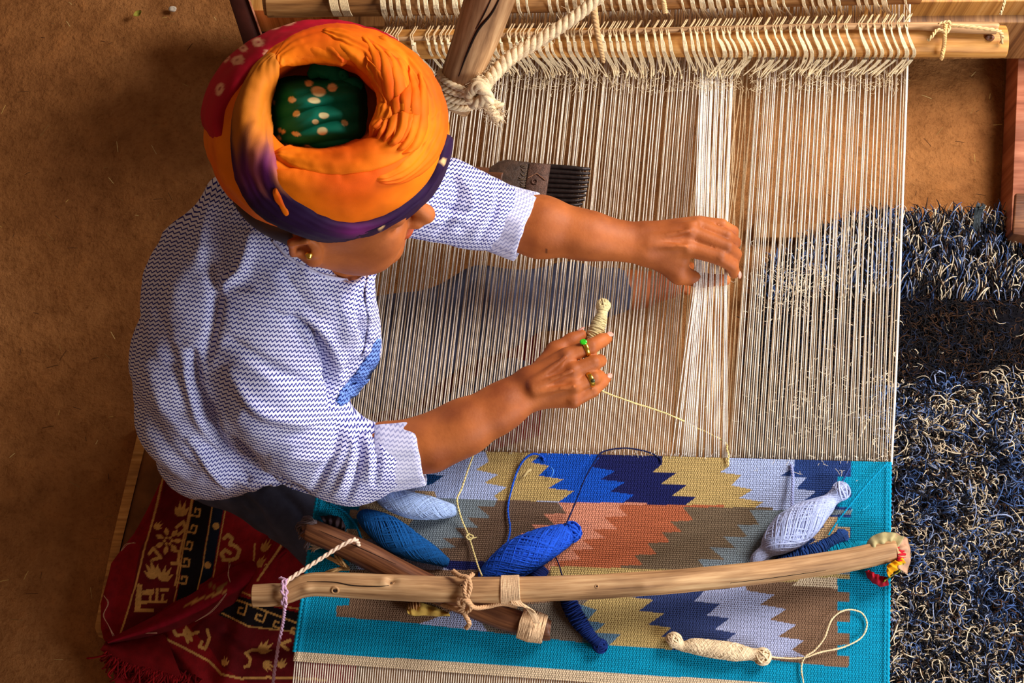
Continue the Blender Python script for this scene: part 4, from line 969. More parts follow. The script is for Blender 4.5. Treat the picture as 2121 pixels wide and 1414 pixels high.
# neck opening
SH += [cone(W(716, 504, .76), W(730, 556, .585), 66 * mpp(716, 516, .74), 32 * mpp(716, 556, .6), .006, 'sub')]
SV, SF = sdf_surface(SH, 0.0042); SV = relax(SV, SF, 2, .5)
SN = vnormals(SV, SF)
def folds(V, N, F, curves, side=True):
    """push cloth in or out along drawn creases (curve, width px, amplitude m)"""
    px = proj(V); up = N @ (-DV)
    for L, wd, amp in curves:
        L = spline(np.array(L, float), max(8, len(L) * 4)) if len(L) > 2 else np.array(L, float)
        d, t, sgn = dist_poly(px, L); m = (d < 3.5 * wd) & (up > -.1)
        e = np.sin(np.clip(t[m], 0, 1) * pi) ** .5 * np.exp(-(d[m] / wd) ** 2)
        V[m] += N[m] * (amp * e)[:, None]
    return V
cr = [([(600, 655), (655, 700), (680, 760), (690, 850)], 7, -.030), ([(620, 640), (680, 700), (702, 770), (700, 830)], 12, .009), ([(560, 640), (600, 665), (640, 720)], 9, -.006),
      ([(480, 600), (540, 615), (600, 650)], 10, .006), ([(585, 560), (610, 600), (660, 660)], 9, -.006), ([(620, 545), (650, 600), (690, 640)], 10, .004),
      ([(395, 720), (410, 800), (440, 860), (470, 930), (545, 990), (640, 1030)], 11, -.026), ([(380, 760), (400, 830), (430, 900)], 12, .010), ([(415, 780), (450, 860), (500, 940), (560, 985)], 12, .008),
      ([(430, 520), (450, 600), (440, 680), (420, 760)], 13, -.011), ([(520, 480), (500, 560), (440, 610)], 13, .012), ([(455, 350), (430, 450), (410, 560)], 16, .006), ([(350, 480), (330, 600), (320, 720)], 18, -.005),
      ([(300, 740), (340, 840), (400, 920)], 16, .006), ([(330, 640), (360, 760), (400, 850)], 14, -.006), ([(285, 830), (350, 930), (410, 990)], 14, -.006), ([(420, 920), (470, 960), (520, 1000)], 9, -.016), ([(390, 900), (440, 970), (480, 1010)], 10, .013),
      ([(470, 700), (560, 760), (650, 800)], 12, -.009), ([(470, 760), (540, 850), (660, 880)], 13, .008), ([(500, 860), (600, 900), (690, 880)], 14, -.006), ([(560, 940), (660, 950), (740, 920)], 12, .006),
      # bunched cloth at the right elbow
      ([(690, 860), (700, 910), (670, 980), (640, 1030)], 8, -.010), ([(715, 880), (730, 930), (712, 990), (690, 1030)], 8, .008), ([(735, 890), (745, 940), (735, 1000), (715, 1040)], 6, -.011), ([(755, 895), (765, 940), (762, 1000)], 6, .008), ([(772, 890), (784, 950), (776, 1010)], 5, -.010), ([(700, 850), (750, 880), (790, 900)], 7, -.006),
      # left sleeve gathers
      ([(925, 350), (950, 400), (930, 460), (900, 490)], 8, -.010), ([(950, 362), (975, 410), (960, 470)], 7, .008), ([(985, 375), (990, 420), (950, 480)], 6, -.010), ([(1010, 378), (1010, 430), (970, 490)], 6, .007), ([(905, 420), (950, 440), (1000, 430)], 7, -.006), ([(880, 460), (930, 455), (985, 440)], 7, .006), ([(1030, 385), (1025, 440), (990, 500)], 5, -.008),
      # front and placket
      ([(700, 600), (720, 680), (700, 760)], 10, .004), ([(745, 590), (742, 650), (758, 720)], 8, -.010), ([(725, 600), (735, 680), (730, 740)], 10, .005), ([(660, 780), (720, 760), (765, 730)], 9, -.007)]
SV = folds(SV, SN, SF, cr)
SV += SN * (0.0022 * fbm(SV, 22, 3) + 0.0028 * fbm(SV * [1, 1, .5], 9, 2))[:, None]
dg = np.stack([SV[:, 0] * .8 + SV[:, 1] * .6, (SV[:, 1] * .8 - SV[:, 0] * .6) * .32, SV[:, 2] * .5], -1)
rdg = 1 - np.abs(vnoise(dg + 2, 26)) * 2; rdg2 = 1 - np.abs(vnoise(dg[:, [1, 0, 2]] * [3, .4, 1] + 7, 22)) * 2
SV += SN * (.0030 * np.clip(rdg, -.3, 1) * np.clip(.4 + fbm(SV, 6, 1), 0, 1) + .0028 * np.clip(rdg2, -.3, 1) * np.clip(.3 - fbm(SV, 5, 1), 0, 1))[:, None]
SN = vnormals(SV, SF)
# cloth coordinates: rows run across the back and round the upper arm
def cloth_uv(V, ang=8, cu=(0.35, 0.15), cv=(0.0, 0.35)):
    a = radians(ang); x, y, z = V[:, 0], V[:, 1], V[:, 2]
    u = x * cos(a) - y * sin(a) + cu[0] * z * -1; v = -(x * sin(a) + y * cos(a)) - cv[1] * z
    wv_ = 0.012 * np.stack([fbm(V, 5, 2), fbm(V + 8, 5, 2)], -1)
    return np.stack([u, v], -1) + wv_
shirt = obj('shirt', make_mesh('shirt', SV, SF, cloth_uv(SV)), M['shirt'], person, label='white shirt printed with small blue zigzag rows')

def cuff(c0, c1, r0, r1, ref, nm, ang, seed, flat=.85, frill=()):
    """turned-back cuff: a thick open ring of cloth"""
    n = 96; rings = []; a = W(*c0); b = W(*c1); T = nrm(b - a); L = np.linalg.norm(b - a); A = nrm(np.cross(T, ref)); Bn = np.cross(A, T)
    prof = [(-.06, .88), (0.0, .99), (.03, 1.045), (.25, 1.05), (.55, 1.04), (.85, 1.045), (.97, 1.04), (1.0, 1.01), (.98, .96), (.85, .93), (.4, .90), (0.05, .86)]
    th = np.linspace(0, 2 * pi, n, endpoint=False); V = []; UVc = []
    for t, k2 in prof:
        r = r0 + (r1 - r0) * t; wr = 1 + .035 * np.sin(3 * th + seed + 2 * t) + .022 * np.sin(7 * th + seed * 2 + t) + .012 * np.sin(13 * th + seed)
        sk_ = .05 * np.sin(th * 2 + seed) * L
        V.append(a + T * (t * L) + T * (sk_ * 0)[..., None] + (A * np.cos(th)[:, None] + Bn * np.sin(th)[:, None] * flat) * (r * k2 * wr)[:, None])
        UVc.append(np.stack([np.full(n, t * L), th / (2 * pi) * 2 * pi * r0], -1))
    V = np.concatenate(V); m = len(prof)
    i, j = np.meshgrid(np.arange(m - 1), np.arange(n), indexing='ij'); j2 = (j + 1) % n
    F = np.stack([i * n + j, i * n + j2, (i + 1) * n + j2, (i + 1) * n + j], -1).reshape(-1, 4)
    V = V + .0012 * fbm(V, 60, 2)[:, None] * T
    uvc = cloth_uv(V, ang)
    o = obj(nm, make_mesh(nm, V, F[:, ::-1], uvc), M['cuff'], shirt); return o
o = cuff((785, 948, .424), (872, 934, .426), 66 * .000736, 66 * .000736, (0, 0, 1), 'cuff', 8, 1.0); o['label'] = 'turned-back paler cuff'
o = cuff((1016, 442, .458), (1092, 471, .456), 71 * .00072, 74 * .00072, (0, 0, 1), 'cuff', -20, 2.2); o['label'] = 'turned-back paler cuff'
# button placket and hanging front hem
# seam lines on the shirt
SB = BVHTree.FromPolygons([tuple(v) for v in SV], [tuple(f) for f in SF.tolist()])
def onto(bvh, px, py, z=.5, lift=0.0):
    o_ = Vector(CAM); d_ = (Vector(W(px, py, z)) - o_).normalized(); h, n, i, t = bvh.ray_cast(o_, d_)
    if h is None:
        q = Vector(W(px, py, z)); h, n, i, t = bvh.find_nearest(q)
    return np.array(h) + np.array(n) * lift, np.array(n)
def lay_strip(name, L, hw, mat, lift, label=None, n=60, m=9):
    q = spline(np.c_[np.array(L, float), hw], n); T = nrm(np.gradient(q[:, :2], axis=0)); Nn = np.stack([-T[:, 1], T[:, 0]], -1); V = []
    for i in range(n):
        for s_ in np.linspace(-1, 1, m):
            p = q[i, :2] + Nn[i] * s_ * q[i, 2]; h, nn = onto(SB, p[0], p[1], .5, 0); V.append(h + nn * (lift * (1 - .5 * s_ ** 4)) + nn * .0012 * sin(i * .5))
    V = np.array(V).reshape(n, m, 3)
    for _ in range(2): V[1:-1] = .5 * V[1:-1] + .25 * (V[:-2] + V[2:])
    V = V.reshape(-1, 3); F = grid_faces(n, m); F = F if (vnormals(V, F) @ (-DV)).mean() > 0 else F[:, ::-1]
    o = obj(name, make_mesh(name, V, F, cloth_uv(V)), mat, shirt); so = o.modifiers.new('s', 'SOLIDIFY'); so.thickness = .0016
    if label: o['label'] = label
    return o
hemm = mat_shirt('zigzag_cotton_inside', srgb(14, 26, 110), 1.0)
for nd in hemm.node_tree.nodes:
    if nd.type == 'VALTORGB': nd.color_ramp.elements[0].color = (*srgb(104, 140, 212), 1); nd.color_ramp.elements[1].color = (*srgb(136, 168, 230), 1)
lay_strip('front_hem', [(780, 700), (770, 744), (748, 782), (722, 812), (700, 836)], [6, 14, 16, 16, 8], hemm, .0035, 'deeper blue turned hem of the shirt front')
lay_strip('placket', [(770, 556), (762, 610), (770, 660), (766, 706), (752, 738)], [7, 8, 9, 9, 5], M['shirt'], .0042)
mb = MB()
for L in ([(566, 500), (600, 535), (650, 562), (712, 580), (738, 576), (776, 556)],):
    q = spline(np.array(L, float), 40); mb.add(*strands(np.array([onto(SB, a, b, .6, .001)[0] for a, b in q]), .0022, 6, col=np.array([srgb(206, 204, 232)])))
ob = obj('neckband', mb.mesh('neckband'), M['yarn'], shirt)

# ---- trousers
TR = chain([(470, 930, .24, 92), (580, 1020, .215, 80), (690, 1120, .19, 68)], .03) + chain([(690, 1120, .19, 68), (890, 940, .14, 76), (1060, 800, .11, 58)], .03)
TR += chain([(540, 830, .25, 110), (800, 730, .21, 104), (1010, 640, .20, 78), (1180, 612, .13, 58), (1270, 604, .095, 50)], .04) + chain([(455, 940, .22, 100), (540, 830, .22, 110)], .05)
TV, TF = sdf_surface(TR, .005); TV = relax(TV, TF, 2); TN = vnormals(TV, TF)
TV = folds(TV, TN, TF, [([(450, 1010), (520, 1050), (560, 1110)], 10, -.012), ([(500, 1000), (560, 1060), (600, 1130)], 12, .008), ([(560, 1000), (620, 1060), (660, 1120)], 12, -.007), ([(480, 1020), (500, 1060), (540, 1080)], 7, -.008), ([(1000, 580), (1020, 640), (1000, 700)], 16, .01), ([(1080, 590), (1100, 640), (1090, 690)], 12, -.01)])
TV += TN * (.003 * fbm(TV, 14, 3))[:, None]
obj('trousers', make_mesh('trousers', TV, TF), M['denim'], person, label='dark blue-grey jeans')

# ---- turban
ORG = srgb(232, 88, 0); ORG2 = srgb(250, 128, 4); PUR = srgb(40, 12, 54); PUR2 = srgb(118, 32, 104); CRM = srgb(186, 6, 38); YOR = srgb(206, 116, 22)
lv = [(700, 318, .745, 178, 160), (692, 296, .772, 212, 198), (684, 282, .80, 232, 218), (673, 268, .845, 246, 228), (667, 256, .895, 236, 214), (664, 244, .932, 206, 184), (662, 234, .955, 172, 152), (662, 226, .957, 146, 126), (662, 222, .943, 128, 109), (664, 222, .912, 120, 102), (666, 222, .875, 112, 96), (666, 225, .86, 60, 50), (668, 228, .858, 2, 2)]
S = spline(np.array(lv, float), 90); nt = 260; th = np.linspace(0, 2 * pi, nt, endpoint=False)
TVs = []
for i, (cx_, cy_, z_, rx_, ry_) in enumerate(S):
    c_ = W(cx_, cy_, z_); m_ = mpp(cx_, cy_, z_)
    sq = 1 + .012 * np.cos(2 * th + .6) + .012 * np.cos(3 * th)
    TVs.append(np.stack([c_[0] + rx_ * m_ * np.cos(th) * sq, c_[1] + ry_ * m_ * np.sin(th) * sq * 1.02, np.full(nt, z_)], -1))
TVs = np.array(TVs)
fz = np.clip(np.linspace(0, 1, 90), 0, 1)[:, None]
ph = th[None]
right = np.exp(-((np.angle(np.exp(1j * (ph - .45)))) / 1.0) ** 2)
tw = fz * 46 + 2.2 * np.sin(ph * 1 + .5) + 7 * ph * 0
rd = .0022 * np.sin(fz * 38 + 3.0 * np.cos(ph + 1.0)) + right * .0070 * np.abs(np.sin(fz * 16 + ph * 3.2 + 1.0 * np.sin(ph * 2))) * np.exp(-((fz - .52) / .26) ** 2)
i_, j_ = np.meshgrid(np.arange(89), np.arange(nt), indexing='ij'); j2_ = (j_ + 1) % nt
TF_ = np.stack([i_ * nt + j_, i_ * nt + j2_, (i_ + 1) * nt + j2_, (i_ + 1) * nt + j_], -1).reshape(-1, 4)
Vt = TVs.reshape(-1, 3); Nt = vnormals(Vt, TF_)
Vt = Vt + Nt * (rd.ravel()[:, None]) + Nt * (.0016 * fbm(Vt * [1, 1, 2.0], 30, 3))[:, None]
tc_ = np.tile(np.array(ORG), (len(Vt), 1)); nmix = np.clip(.5 + fbm(Vt, 12, 2), 0, 1)[:, None]; tc_ = tc_ * (1 - nmix) + np.array(ORG2) * nmix
rimm = (Vt[:, 2] < .775); tc_[rimm] = PUR
turban = obj('turban', make_mesh('turban', Vt, TF_, None, tc_), M['turban'], person, label='large orange turban with red and purple tie-dyed wraps round an open top')
BT = BVHTree.FromPolygons([tuple(v) for v in Vt], [tuple(f) for f in TF_.tolist()])
def wrap_strip(name, L, hw, colf, lift=.003, bulge=.006, n=110, m=26, ripple=.0, rip_n=4, zs=.9, label=None, wig=0.0):
    """a band of cloth laid over the turban along L (pixels) with half widths hw; ends tuck in"""
    q = spline(np.c_[np.array(L, float), hw], n); T = nrm(np.gradient(q[:, :2], axis=0)); Nn = np.stack([-T[:, 1], T[:, 0]], -1); V = []; Q = []; E_ = []
    for i in range(n):
        endf = min(1, i / 7, (n - 1 - i) / 7)
        for j, s in enumerate(np.linspace(-1, 1, m)):
            w_ = q[i, 2] * (1 + wig * sin(i * .35) * (s > 0))
            p = q[i, :2] + Nn[i] * s * w_
            h, nn = onto(BT, p[0], p[1], .86, 0)
            e = (lift + bulge * sqrt(max(0, 1 - s * s)) + ripple * (abs(sin(rip_n * (s + 1) * pi / 2 + 1.2 * sin(i * .05)))) * (1 - s * s)) if abs(s) < .999 else -.002
            V.append(h + nn * (e * endf - .002 * (1 - endf))); Q.append(p); E_.append((i / (n - 1), s))
    V = np.array(V).reshape(n, m, 3)
    for _ in range(2): V[1:-1] = .5 * V[1:-1] + .25 * (V[:-2] + V[2:]); V[:, 1:-1] = .6 * V[:, 1:-1] + .2 * (V[:, :-2] + V[:, 2:])
    V = V.reshape(-1, 3); E_ = np.array(E_); col_ = colf(np.array(Q), E_); V = V + .0006 * fbm(V, 90, 2)[:, None]
    F = grid_faces(n, m); nrm_ = vnormals(V, F)
    if (nrm_ @ (-DV)).mean() < 0: F = F[:, ::-1]
    o = obj(name, make_mesh(name, V, F, E_, np.clip(col_, 0, 1)), M['turban'], turban)
    if label: o['label'] = label
    return o
def spots(Q, c, pts, r0, dotc, ring=True):
    for (x, y, r, e, a) in pts:
        q = Q - [x, y]; ca, sa = cos(a), sin(a); u = (q[:, 0] * ca + q[:, 1] * sa) / r; v = (-q[:, 0] * sa + q[:, 1] * ca) / (r * e); d = np.hypot(u, v)
        k_ = np.clip((1 - d) * 4, 0, 1)[:, None]; c[:] = c * (1 - k_) + np.array(dotc) * k_
        if ring:
            k_ = np.clip((.34 - d) * 6, 0, 1)[:, None]; c[:] = c * (1 - k_) + np.array(CRM) * .7 * k_
    return c
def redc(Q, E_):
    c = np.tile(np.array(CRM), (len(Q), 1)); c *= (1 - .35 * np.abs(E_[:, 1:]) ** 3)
    return spots(Q, c, [(541, 98, 13, .8, 0), (502, 134, 13, .75, -.5), (511, 110, 11, .8, .5), (498, 98, 0.1, 1, 0), (467, 160, 0.1, 1, 0), (476, 112, 12, .55, -.8), (466, 190, 14, .55, -1.2), (522, 82, 13, .5, -.5), (576, 66, 14, .5, -.4), (602, 60, 14, .45, -.3), (478, 132, 8, .6, -.8), (556, 116, 8, .6, -.5), (498, 134, 11, .7, -.3), (450, 120, 9, .5, -1), (735, 41, 10, .4, 0), (812, 70, 12, .4, .4)], 0, srgb(240, 170, 130))
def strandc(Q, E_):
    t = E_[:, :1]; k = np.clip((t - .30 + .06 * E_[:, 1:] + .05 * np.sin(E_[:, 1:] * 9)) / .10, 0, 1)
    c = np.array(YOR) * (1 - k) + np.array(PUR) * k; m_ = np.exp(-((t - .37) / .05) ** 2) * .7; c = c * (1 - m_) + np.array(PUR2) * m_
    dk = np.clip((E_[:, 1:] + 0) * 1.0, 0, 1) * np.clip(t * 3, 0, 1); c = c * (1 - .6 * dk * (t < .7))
    m2 = np.exp(-((t - .66) / .05) ** 2) * np.exp(-((E_[:, 1:] + .5) / .4) ** 2); c = c * (1 - m2) + np.array(PUR2) * .9 * m2
    return spots(Q, c, [(835, 432, 7, .5, -.6), (862, 410, 8, .6, -.7), (792, 474, 8, .5, -.2), (742, 497, 5, .5, 0), (905, 330, 6, .6, -1.2)], 0, srgb(240, 190, 130), False)
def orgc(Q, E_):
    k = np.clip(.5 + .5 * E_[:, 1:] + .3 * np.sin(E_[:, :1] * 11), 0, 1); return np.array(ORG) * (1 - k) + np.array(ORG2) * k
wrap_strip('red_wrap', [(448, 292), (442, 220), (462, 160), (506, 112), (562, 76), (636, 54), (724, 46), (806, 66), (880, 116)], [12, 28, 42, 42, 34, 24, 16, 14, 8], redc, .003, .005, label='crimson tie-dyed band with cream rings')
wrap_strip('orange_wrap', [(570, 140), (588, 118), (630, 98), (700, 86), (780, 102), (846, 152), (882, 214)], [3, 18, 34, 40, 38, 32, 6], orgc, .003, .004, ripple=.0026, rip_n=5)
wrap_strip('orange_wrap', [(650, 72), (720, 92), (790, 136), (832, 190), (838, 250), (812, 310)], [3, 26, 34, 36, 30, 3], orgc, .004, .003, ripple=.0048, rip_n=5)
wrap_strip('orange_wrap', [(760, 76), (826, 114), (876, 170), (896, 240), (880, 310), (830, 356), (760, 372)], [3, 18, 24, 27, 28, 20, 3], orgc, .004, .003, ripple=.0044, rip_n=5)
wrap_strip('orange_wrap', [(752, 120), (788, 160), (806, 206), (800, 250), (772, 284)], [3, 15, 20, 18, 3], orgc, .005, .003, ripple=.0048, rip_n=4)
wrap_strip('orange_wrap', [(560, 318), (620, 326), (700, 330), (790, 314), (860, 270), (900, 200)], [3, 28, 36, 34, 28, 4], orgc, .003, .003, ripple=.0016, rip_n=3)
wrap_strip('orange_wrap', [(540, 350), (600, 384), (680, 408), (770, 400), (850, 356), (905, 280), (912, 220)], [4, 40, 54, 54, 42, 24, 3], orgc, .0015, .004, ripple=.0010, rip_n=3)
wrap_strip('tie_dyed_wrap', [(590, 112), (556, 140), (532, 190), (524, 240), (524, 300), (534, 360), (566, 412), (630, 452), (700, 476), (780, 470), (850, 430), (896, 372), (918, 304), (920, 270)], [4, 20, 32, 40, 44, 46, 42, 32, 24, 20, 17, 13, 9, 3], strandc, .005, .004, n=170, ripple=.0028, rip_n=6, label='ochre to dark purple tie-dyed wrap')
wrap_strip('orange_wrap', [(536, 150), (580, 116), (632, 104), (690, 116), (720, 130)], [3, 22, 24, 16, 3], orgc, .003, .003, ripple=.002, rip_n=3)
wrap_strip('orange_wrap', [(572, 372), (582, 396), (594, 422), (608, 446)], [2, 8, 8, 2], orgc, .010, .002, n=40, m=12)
for k in range(6):
    wrap_strip('pleat', [(726 + 26 * k, 66 + 15 * k), (766 + 20 * k, 110 + 14 * k), (792 + 15 * k, 164 + 12 * k), (798 + 13 * k, 216 + 10 * k), (786 + 12 * k, 262 + 8 * k), (764 + 10 * k, 292 + 7 * k)], [2, 8, 11, 10, 8, 2], orgc, .006, .005, n=60, m=12, ripple=.001, rip_n=2)
# green spotted cap inside the open top
GRN = srgb(8, 126, 98)
n, m = 120, 90; V = []; Q = []
for i in range(n):
    for j in range(m):
        r = (j / (m - 1)); a = i / n * 2 * pi; sqr = 1 / max(abs(cos(a)) ** 4 + abs(sin(a)) ** 4, .5) ** .25; x = 664 + 104 * r * sqr * cos(a); y = 236 - 88 * r * sqr * sin(a)
        z = .880 + .056 * (1 - r ** 3) + .009 * abs(sin((y + .16 * x) * .085 + .5 * sin(x * .03))) * (1 - r ** 4) - .002
        if y < 172: z -= .020 * (172 - y) / 14
        if x > 742: z -= .018 * (x - 742) / 16
        V.append(W(x, y, z)); Q.append((x, y))
V = np.array(V); Q = np.array(Q); V += .001 * fbm(V, 50, 2)[:, None]
i_, j_ = np.meshgrid(np.arange(n), np.arange(m - 1), indexing='ij'); i2 = (i_ + 1) % n
F = np.stack([i_ * m + j_, i_ * m + j_ + 1, i2 * m + j_ + 1, i2 * m + j_], -1).reshape(-1, 4)
gc = np.tile(np.array(GRN), (len(Q), 1)); gc = spots(Q, gc, [(660, 188, 17, .7, .2), (689, 180, 11, .9, 0), (651, 208, 15, .6, 0), (605, 206, 10, .7, 0), (614, 236, 8, .9, 0), (670, 240, 12, .7, 0), (652, 254, 8, .7, 0), (714, 254, 9, .8, .3), (667, 272, 12, .7, 0), (613, 278, 11, .5, 0), (583, 271, 10, .5, 0), (575, 286, 8, .6, 0), (640, 172, 9, .8, 0), (563, 212, 9, .7, 0), (590, 304, 8, .5, 0), (636, 304, 8, .5, 0)], 0, srgb(250, 236, 170), False)
obj('cap_cloth', make_mesh('cap_cloth', V, F, None, gc), M['turban'], turban, label='green cloth with cream spots in the open top')
for pts, rr_ in (([(640, 158, .897, 8), (662, 142, .905, 20), (690, 150, .905, 20), (702, 172, .902, 10)], 1), ([(700, 172, .90, 6), (708, 152, .908, 9), (714, 160, .905, 9), (716, 176, .90, 6)], 1), ([(700, 178, .902, 8), (730, 172, .905, 14), (750, 180, .90, 8)], 1)):
    Sx = spline(np.array(pts, float), 24); V, F, uv = loft([W(a, b, c) for a, b, c, _ in Sx], [s[3] * mpp(*s[:3]) for s in Sx], 20, fn=lambda t, th_, L: 1 + .08 * np.sin(5 * th_ + 8 * t), flat=.6)
    obj('cap_knot', make_mesh('cap_knot', V, F, uv, np.tile(np.array(GRN), (len(V), 1))), M['turban'], turban)

# ---- earring and rings
def torus(c, ax, R_, r_, n=40, m=12, flat=1.0, wid=1.0):
    ax = nrm(np.array(ax, float)); a = nrm(np.cross(ax, [.3, .2, .9])); b = np.cross(ax, a); t = np.linspace(0, 2 * pi, n, endpoint=False); p = np.linspace(0, 2 * pi, m, endpoint=False)
    V = []
    for x in t:
        e = a * cos(x) + b * sin(x)
        for y in p: V.append(np.array(c) + e * (R_ + r_ * cos(y)) + ax * r_ * wid * sin(y))
    i, j = np.meshgrid(np.arange(n), np.arange(m), indexing='ij'); i2, j2 = (i + 1) % n, (j + 1) % m
    return np.array(V), np.stack([i * m + j, i2 * m + j, i2 * m + j2, i * m + j2], -1).reshape(-1, 4)
er = hp(.000, -.090, -.042)
V, F = sdf_surface([ell((0, 0, 0), (.0052, .004, .0052), .001), ell((0, -.003, 0), .0035, .001)], .0008)
obj('earring', make_mesh('earring', V + onto(BVHTree.FromPolygons([tuple(v) for v in BV], [tuple(f) for f in BF.tolist()]), 643, 526, .75, .002)[0], F), M['gold'], person, label='small gold ear stud')
d1 = nrm(W(*RF['i'][1][:3]) - W(*RF['i'][0][:3])); c1 = W(1213, 722, .4525)
V, F = torus(c1, d1, .0128, .0011, wid=3.0); rg = obj('ring', make_mesh('ring', V, F), M['gold'], person, label='gold ring with a bright green stone')
V, F = sdf_surface([ell((0, 0, 0), (.0058, .0045, .0032), .001), ell((0, 0, .006), (.008, .007, .0038), .0008, op='sub')], .0007)
obj('gem', make_mesh('gem', V + c1 + nrm(np.array([-.25, .45, .86])) * .0155, F), M['gem'], rg)
d2 = nrm(W(*RF['r'][1][:3]) - W(*RF['r'][0][:3])); c2 = W(1222, 786, .4525)
V, F = torus(c2, d2, .0112, .0011, wid=3.6); rg2 = obj('ring', make_mesh('ring', V, F), M['gold'], person, label='broad plain gold ring')
V, F = sdf_surface([ell((0, 0, 0), (.0034, .0034, .002), .001)], .0006)
obj('gem', make_mesh('gem', V + c2 + nrm(np.array([.3, -.35, .88])) * .0125, F), mat_plain('dark_gem', srgb(60, 60, 30), .2, 0, 10, 0, spec=.6), rg2)

# ================================================================== BEATING COMB
cb = thing('beating_comb', 'dark iron and wood beating comb lying on the warp above the sleeve', 'weaving comb', loc=tuple(W(1100, 370, ZW)))
zc = ZW + .0105
pole_px('handle', [(880, 352, zc, 17), (930, 356, zc, 17), (1000, 364, zc, 19), (1040, 372, zc, 22)], M['wood_dark'], cb, 40, 16, rugged(.05, 3), flat=.55)
top = [(1008, 358), (1018, 343), (1034, 332), (1052, 329), (1100, 335), (1092, 420), (1010, 405), (1000, 380)]
lay(slab_obj('head', top, zc + .008, zc - .008, mat_plain('oiled_comb_wood', srgb(70, 50, 38), .4, .35, 120, .6, 400, .001, .4), cb, bev=.003))
V, F, uv = slab([(1097, 335), (1141, 339), (1128, 428), (1082, 420)], zc + .0105, zc - .0105); o = obj('ferrule', make_mesh('ferrule', V, F, uv, smooth=False), M['ironband'], cb); lay(o); m = o.modifiers.new('b', 'BEVEL'); m.width = .002; m.segments = 2
V, F = torus(W(1107, 376, zc + .0112), (0, 0, 1), .0042, .0013); lay(obj('rivet_ring', make_mesh('rivet_ring', V, F), M['ironband'], cb))
mb = MB(); mb.add(*strands(WP([(1094, 368, zc + .0112), (1112, 359, zc + .0116), (1129, 373, zc + .0112)]), .0008, 6)); lay(obj('engraved_line', mb.mesh('engraved_line'), M['gold'] if False else mat_plain('worn_brass', srgb(170, 120, 90), .4, .2, 300, 0, metal=.5), cb))
mb = MB(); r_ = np.random.RandomState(2)
for k in range(16):
    y = 342 + k * 5.0; x = 1086 - (k * .45); mb.add(*strands(spline(WP([(x - r_.uniform(4, 12), y + r_.normal(0, 2), zc + .0086), (x, y + 2 + r_.normal(0, 2), zc + .0092), (x + 6, y - 1, zc + .009)]), 6), .0006, 4, col=np.array([srgb(120, 100, 80)])))
lay(obj('carved_notches', mb.mesh('carved_notches'), M['yarn'], cb, kind='stuff'))
for k in range(9):
    f = k / 8; y0 = 345 + 80 * f; x0 = 1139 - 11 * f; x1 = 1223 - 15 * f ** 1.5 - (2 if k == 8 else 0); y1 = 350 + 72 * f
    S = spline(np.array([(x0 - 6, y0, zc), (x0 + 30, y0 + 2 - f * 1, zc + .001), (x1 - 20, (y0 + y1) / 2 + 2, zc + .001), (x1, y1, zc - .002)], float), 24)
    R_ = [(6.2 - 3.4 * (i / 23) ** 2) * .00076 for i in range(24)]
    V, F, uv = loft(np.array([W(*p) for p in S]), R_, 10); lay(obj('tooth', make_mesh('tooth', V, F, uv), M['iron'], cb))

# ================================================================== HANGING POST AND ROPE
crack = lambda t, th, L: 1 + .05 * vnoise(np.stack(np.broadcast_arrays(np.cos(th) * 1.5 + 4, np.sin(th) * 1.5, L * 14), -1), 1.0) - .34 * np.exp(-((np.angle(np.exp(1j * (th - 1.62 - .25 * np.sin(t * 5))))) / .075) ** 2) * np.clip((t - .10) * 8, 0, 1)
post = thing('hanging_post', 'cracked wooden post hanging above the warp beside the turban', 'post', loc=tuple(W(938, 220, .50)))
pole_px('shaft', [(932, 228, .500, 34), (938, 214, .505, 41), (952, 172, .53, 42), (975, 110, .57, 45), (1000, 40, .62, 49), (1030, -60, .70, 54), (1060, -180, .8, 58)], M['wood_pole'], post, 120, 64, crack, ref=(0, 1, 0.3))
rope = thing('rope', 'thick frayed cotton rope tied round the hanging post', 'rope', loc=tuple(W(1000, 180, .53)))
RC = srgb(232, 200, 152)
mb = MB(); twist([W(1268, -30, .60), W(1200, 28, .585), W(1120, 82, .57), W(1060, 118, .562), W(1018, 160, .56), W(1000, 186, .566)], [.0085, .009, .0095, .0105, .0095, .009], 3, .034, 200, .62, RC, mb, 10)
lay(obj('line', mb.mesh('line'), M['rope'], rope))
mb = MB()
for k in range(4):   # turns round the post
    zc_ = .528 + k * .007; cc = W(944 + k * 3, 198 - k * 10, .515 + k * .006); ax = nrm(W(975, 110, .57) - W(938, 214, .505)); a = nrm(np.cross(ax, [0, 0, 1.0])); b = np.cross(ax, a); rr_ = 43.5 * .00069 + .002
    t = np.linspace(0, 2 * pi, 60); P = cc + (a * np.cos(t)[:, None] + b * np.sin(t)[:, None]) * rr_ + ax * (.004 * np.sin(t + k))[:, None]
    twist(P, .0052, 3, .022, 140, .6, np.array(RC) * (.86 + .04 * k), mb, 8)
lay(obj('turns', mb.mesh('turns'), M['rope'], rope))
mb = MB()
twist([W(985, 168, .565), W(1004, 184, .574), W(1000, 206, .57), W(982, 214, .562), W(974, 196, .566), W(990, 180, .58), W(1008, 196, .576), W(1012, 216, .565)], .0085, 3, .03, 120, .62, RC, mb, 8)
lay(obj('knot', mb.mesh('knot'), M['rope'], rope))
mb = MB(); twist([W(1004, 200, .57), W(1014, 222, .56), W(1026, 240, .55), W(1034, 250, .545)], [.008, .0075, .006], 3, .03, 50, .62, RC, mb, 8)
twist([W(1006, 200, .565), W(1024, 214, .56), W(1042, 219, .555)], [.007, .006, .0045], 3, .03, 40, .62, RC, mb, 8)
lay(obj('frayed_end', mb.mesh('frayed_end'), M['rope'], rope, kind='stuff'))
mb = MB(); r_ = np.random.RandomState(9); n = 900
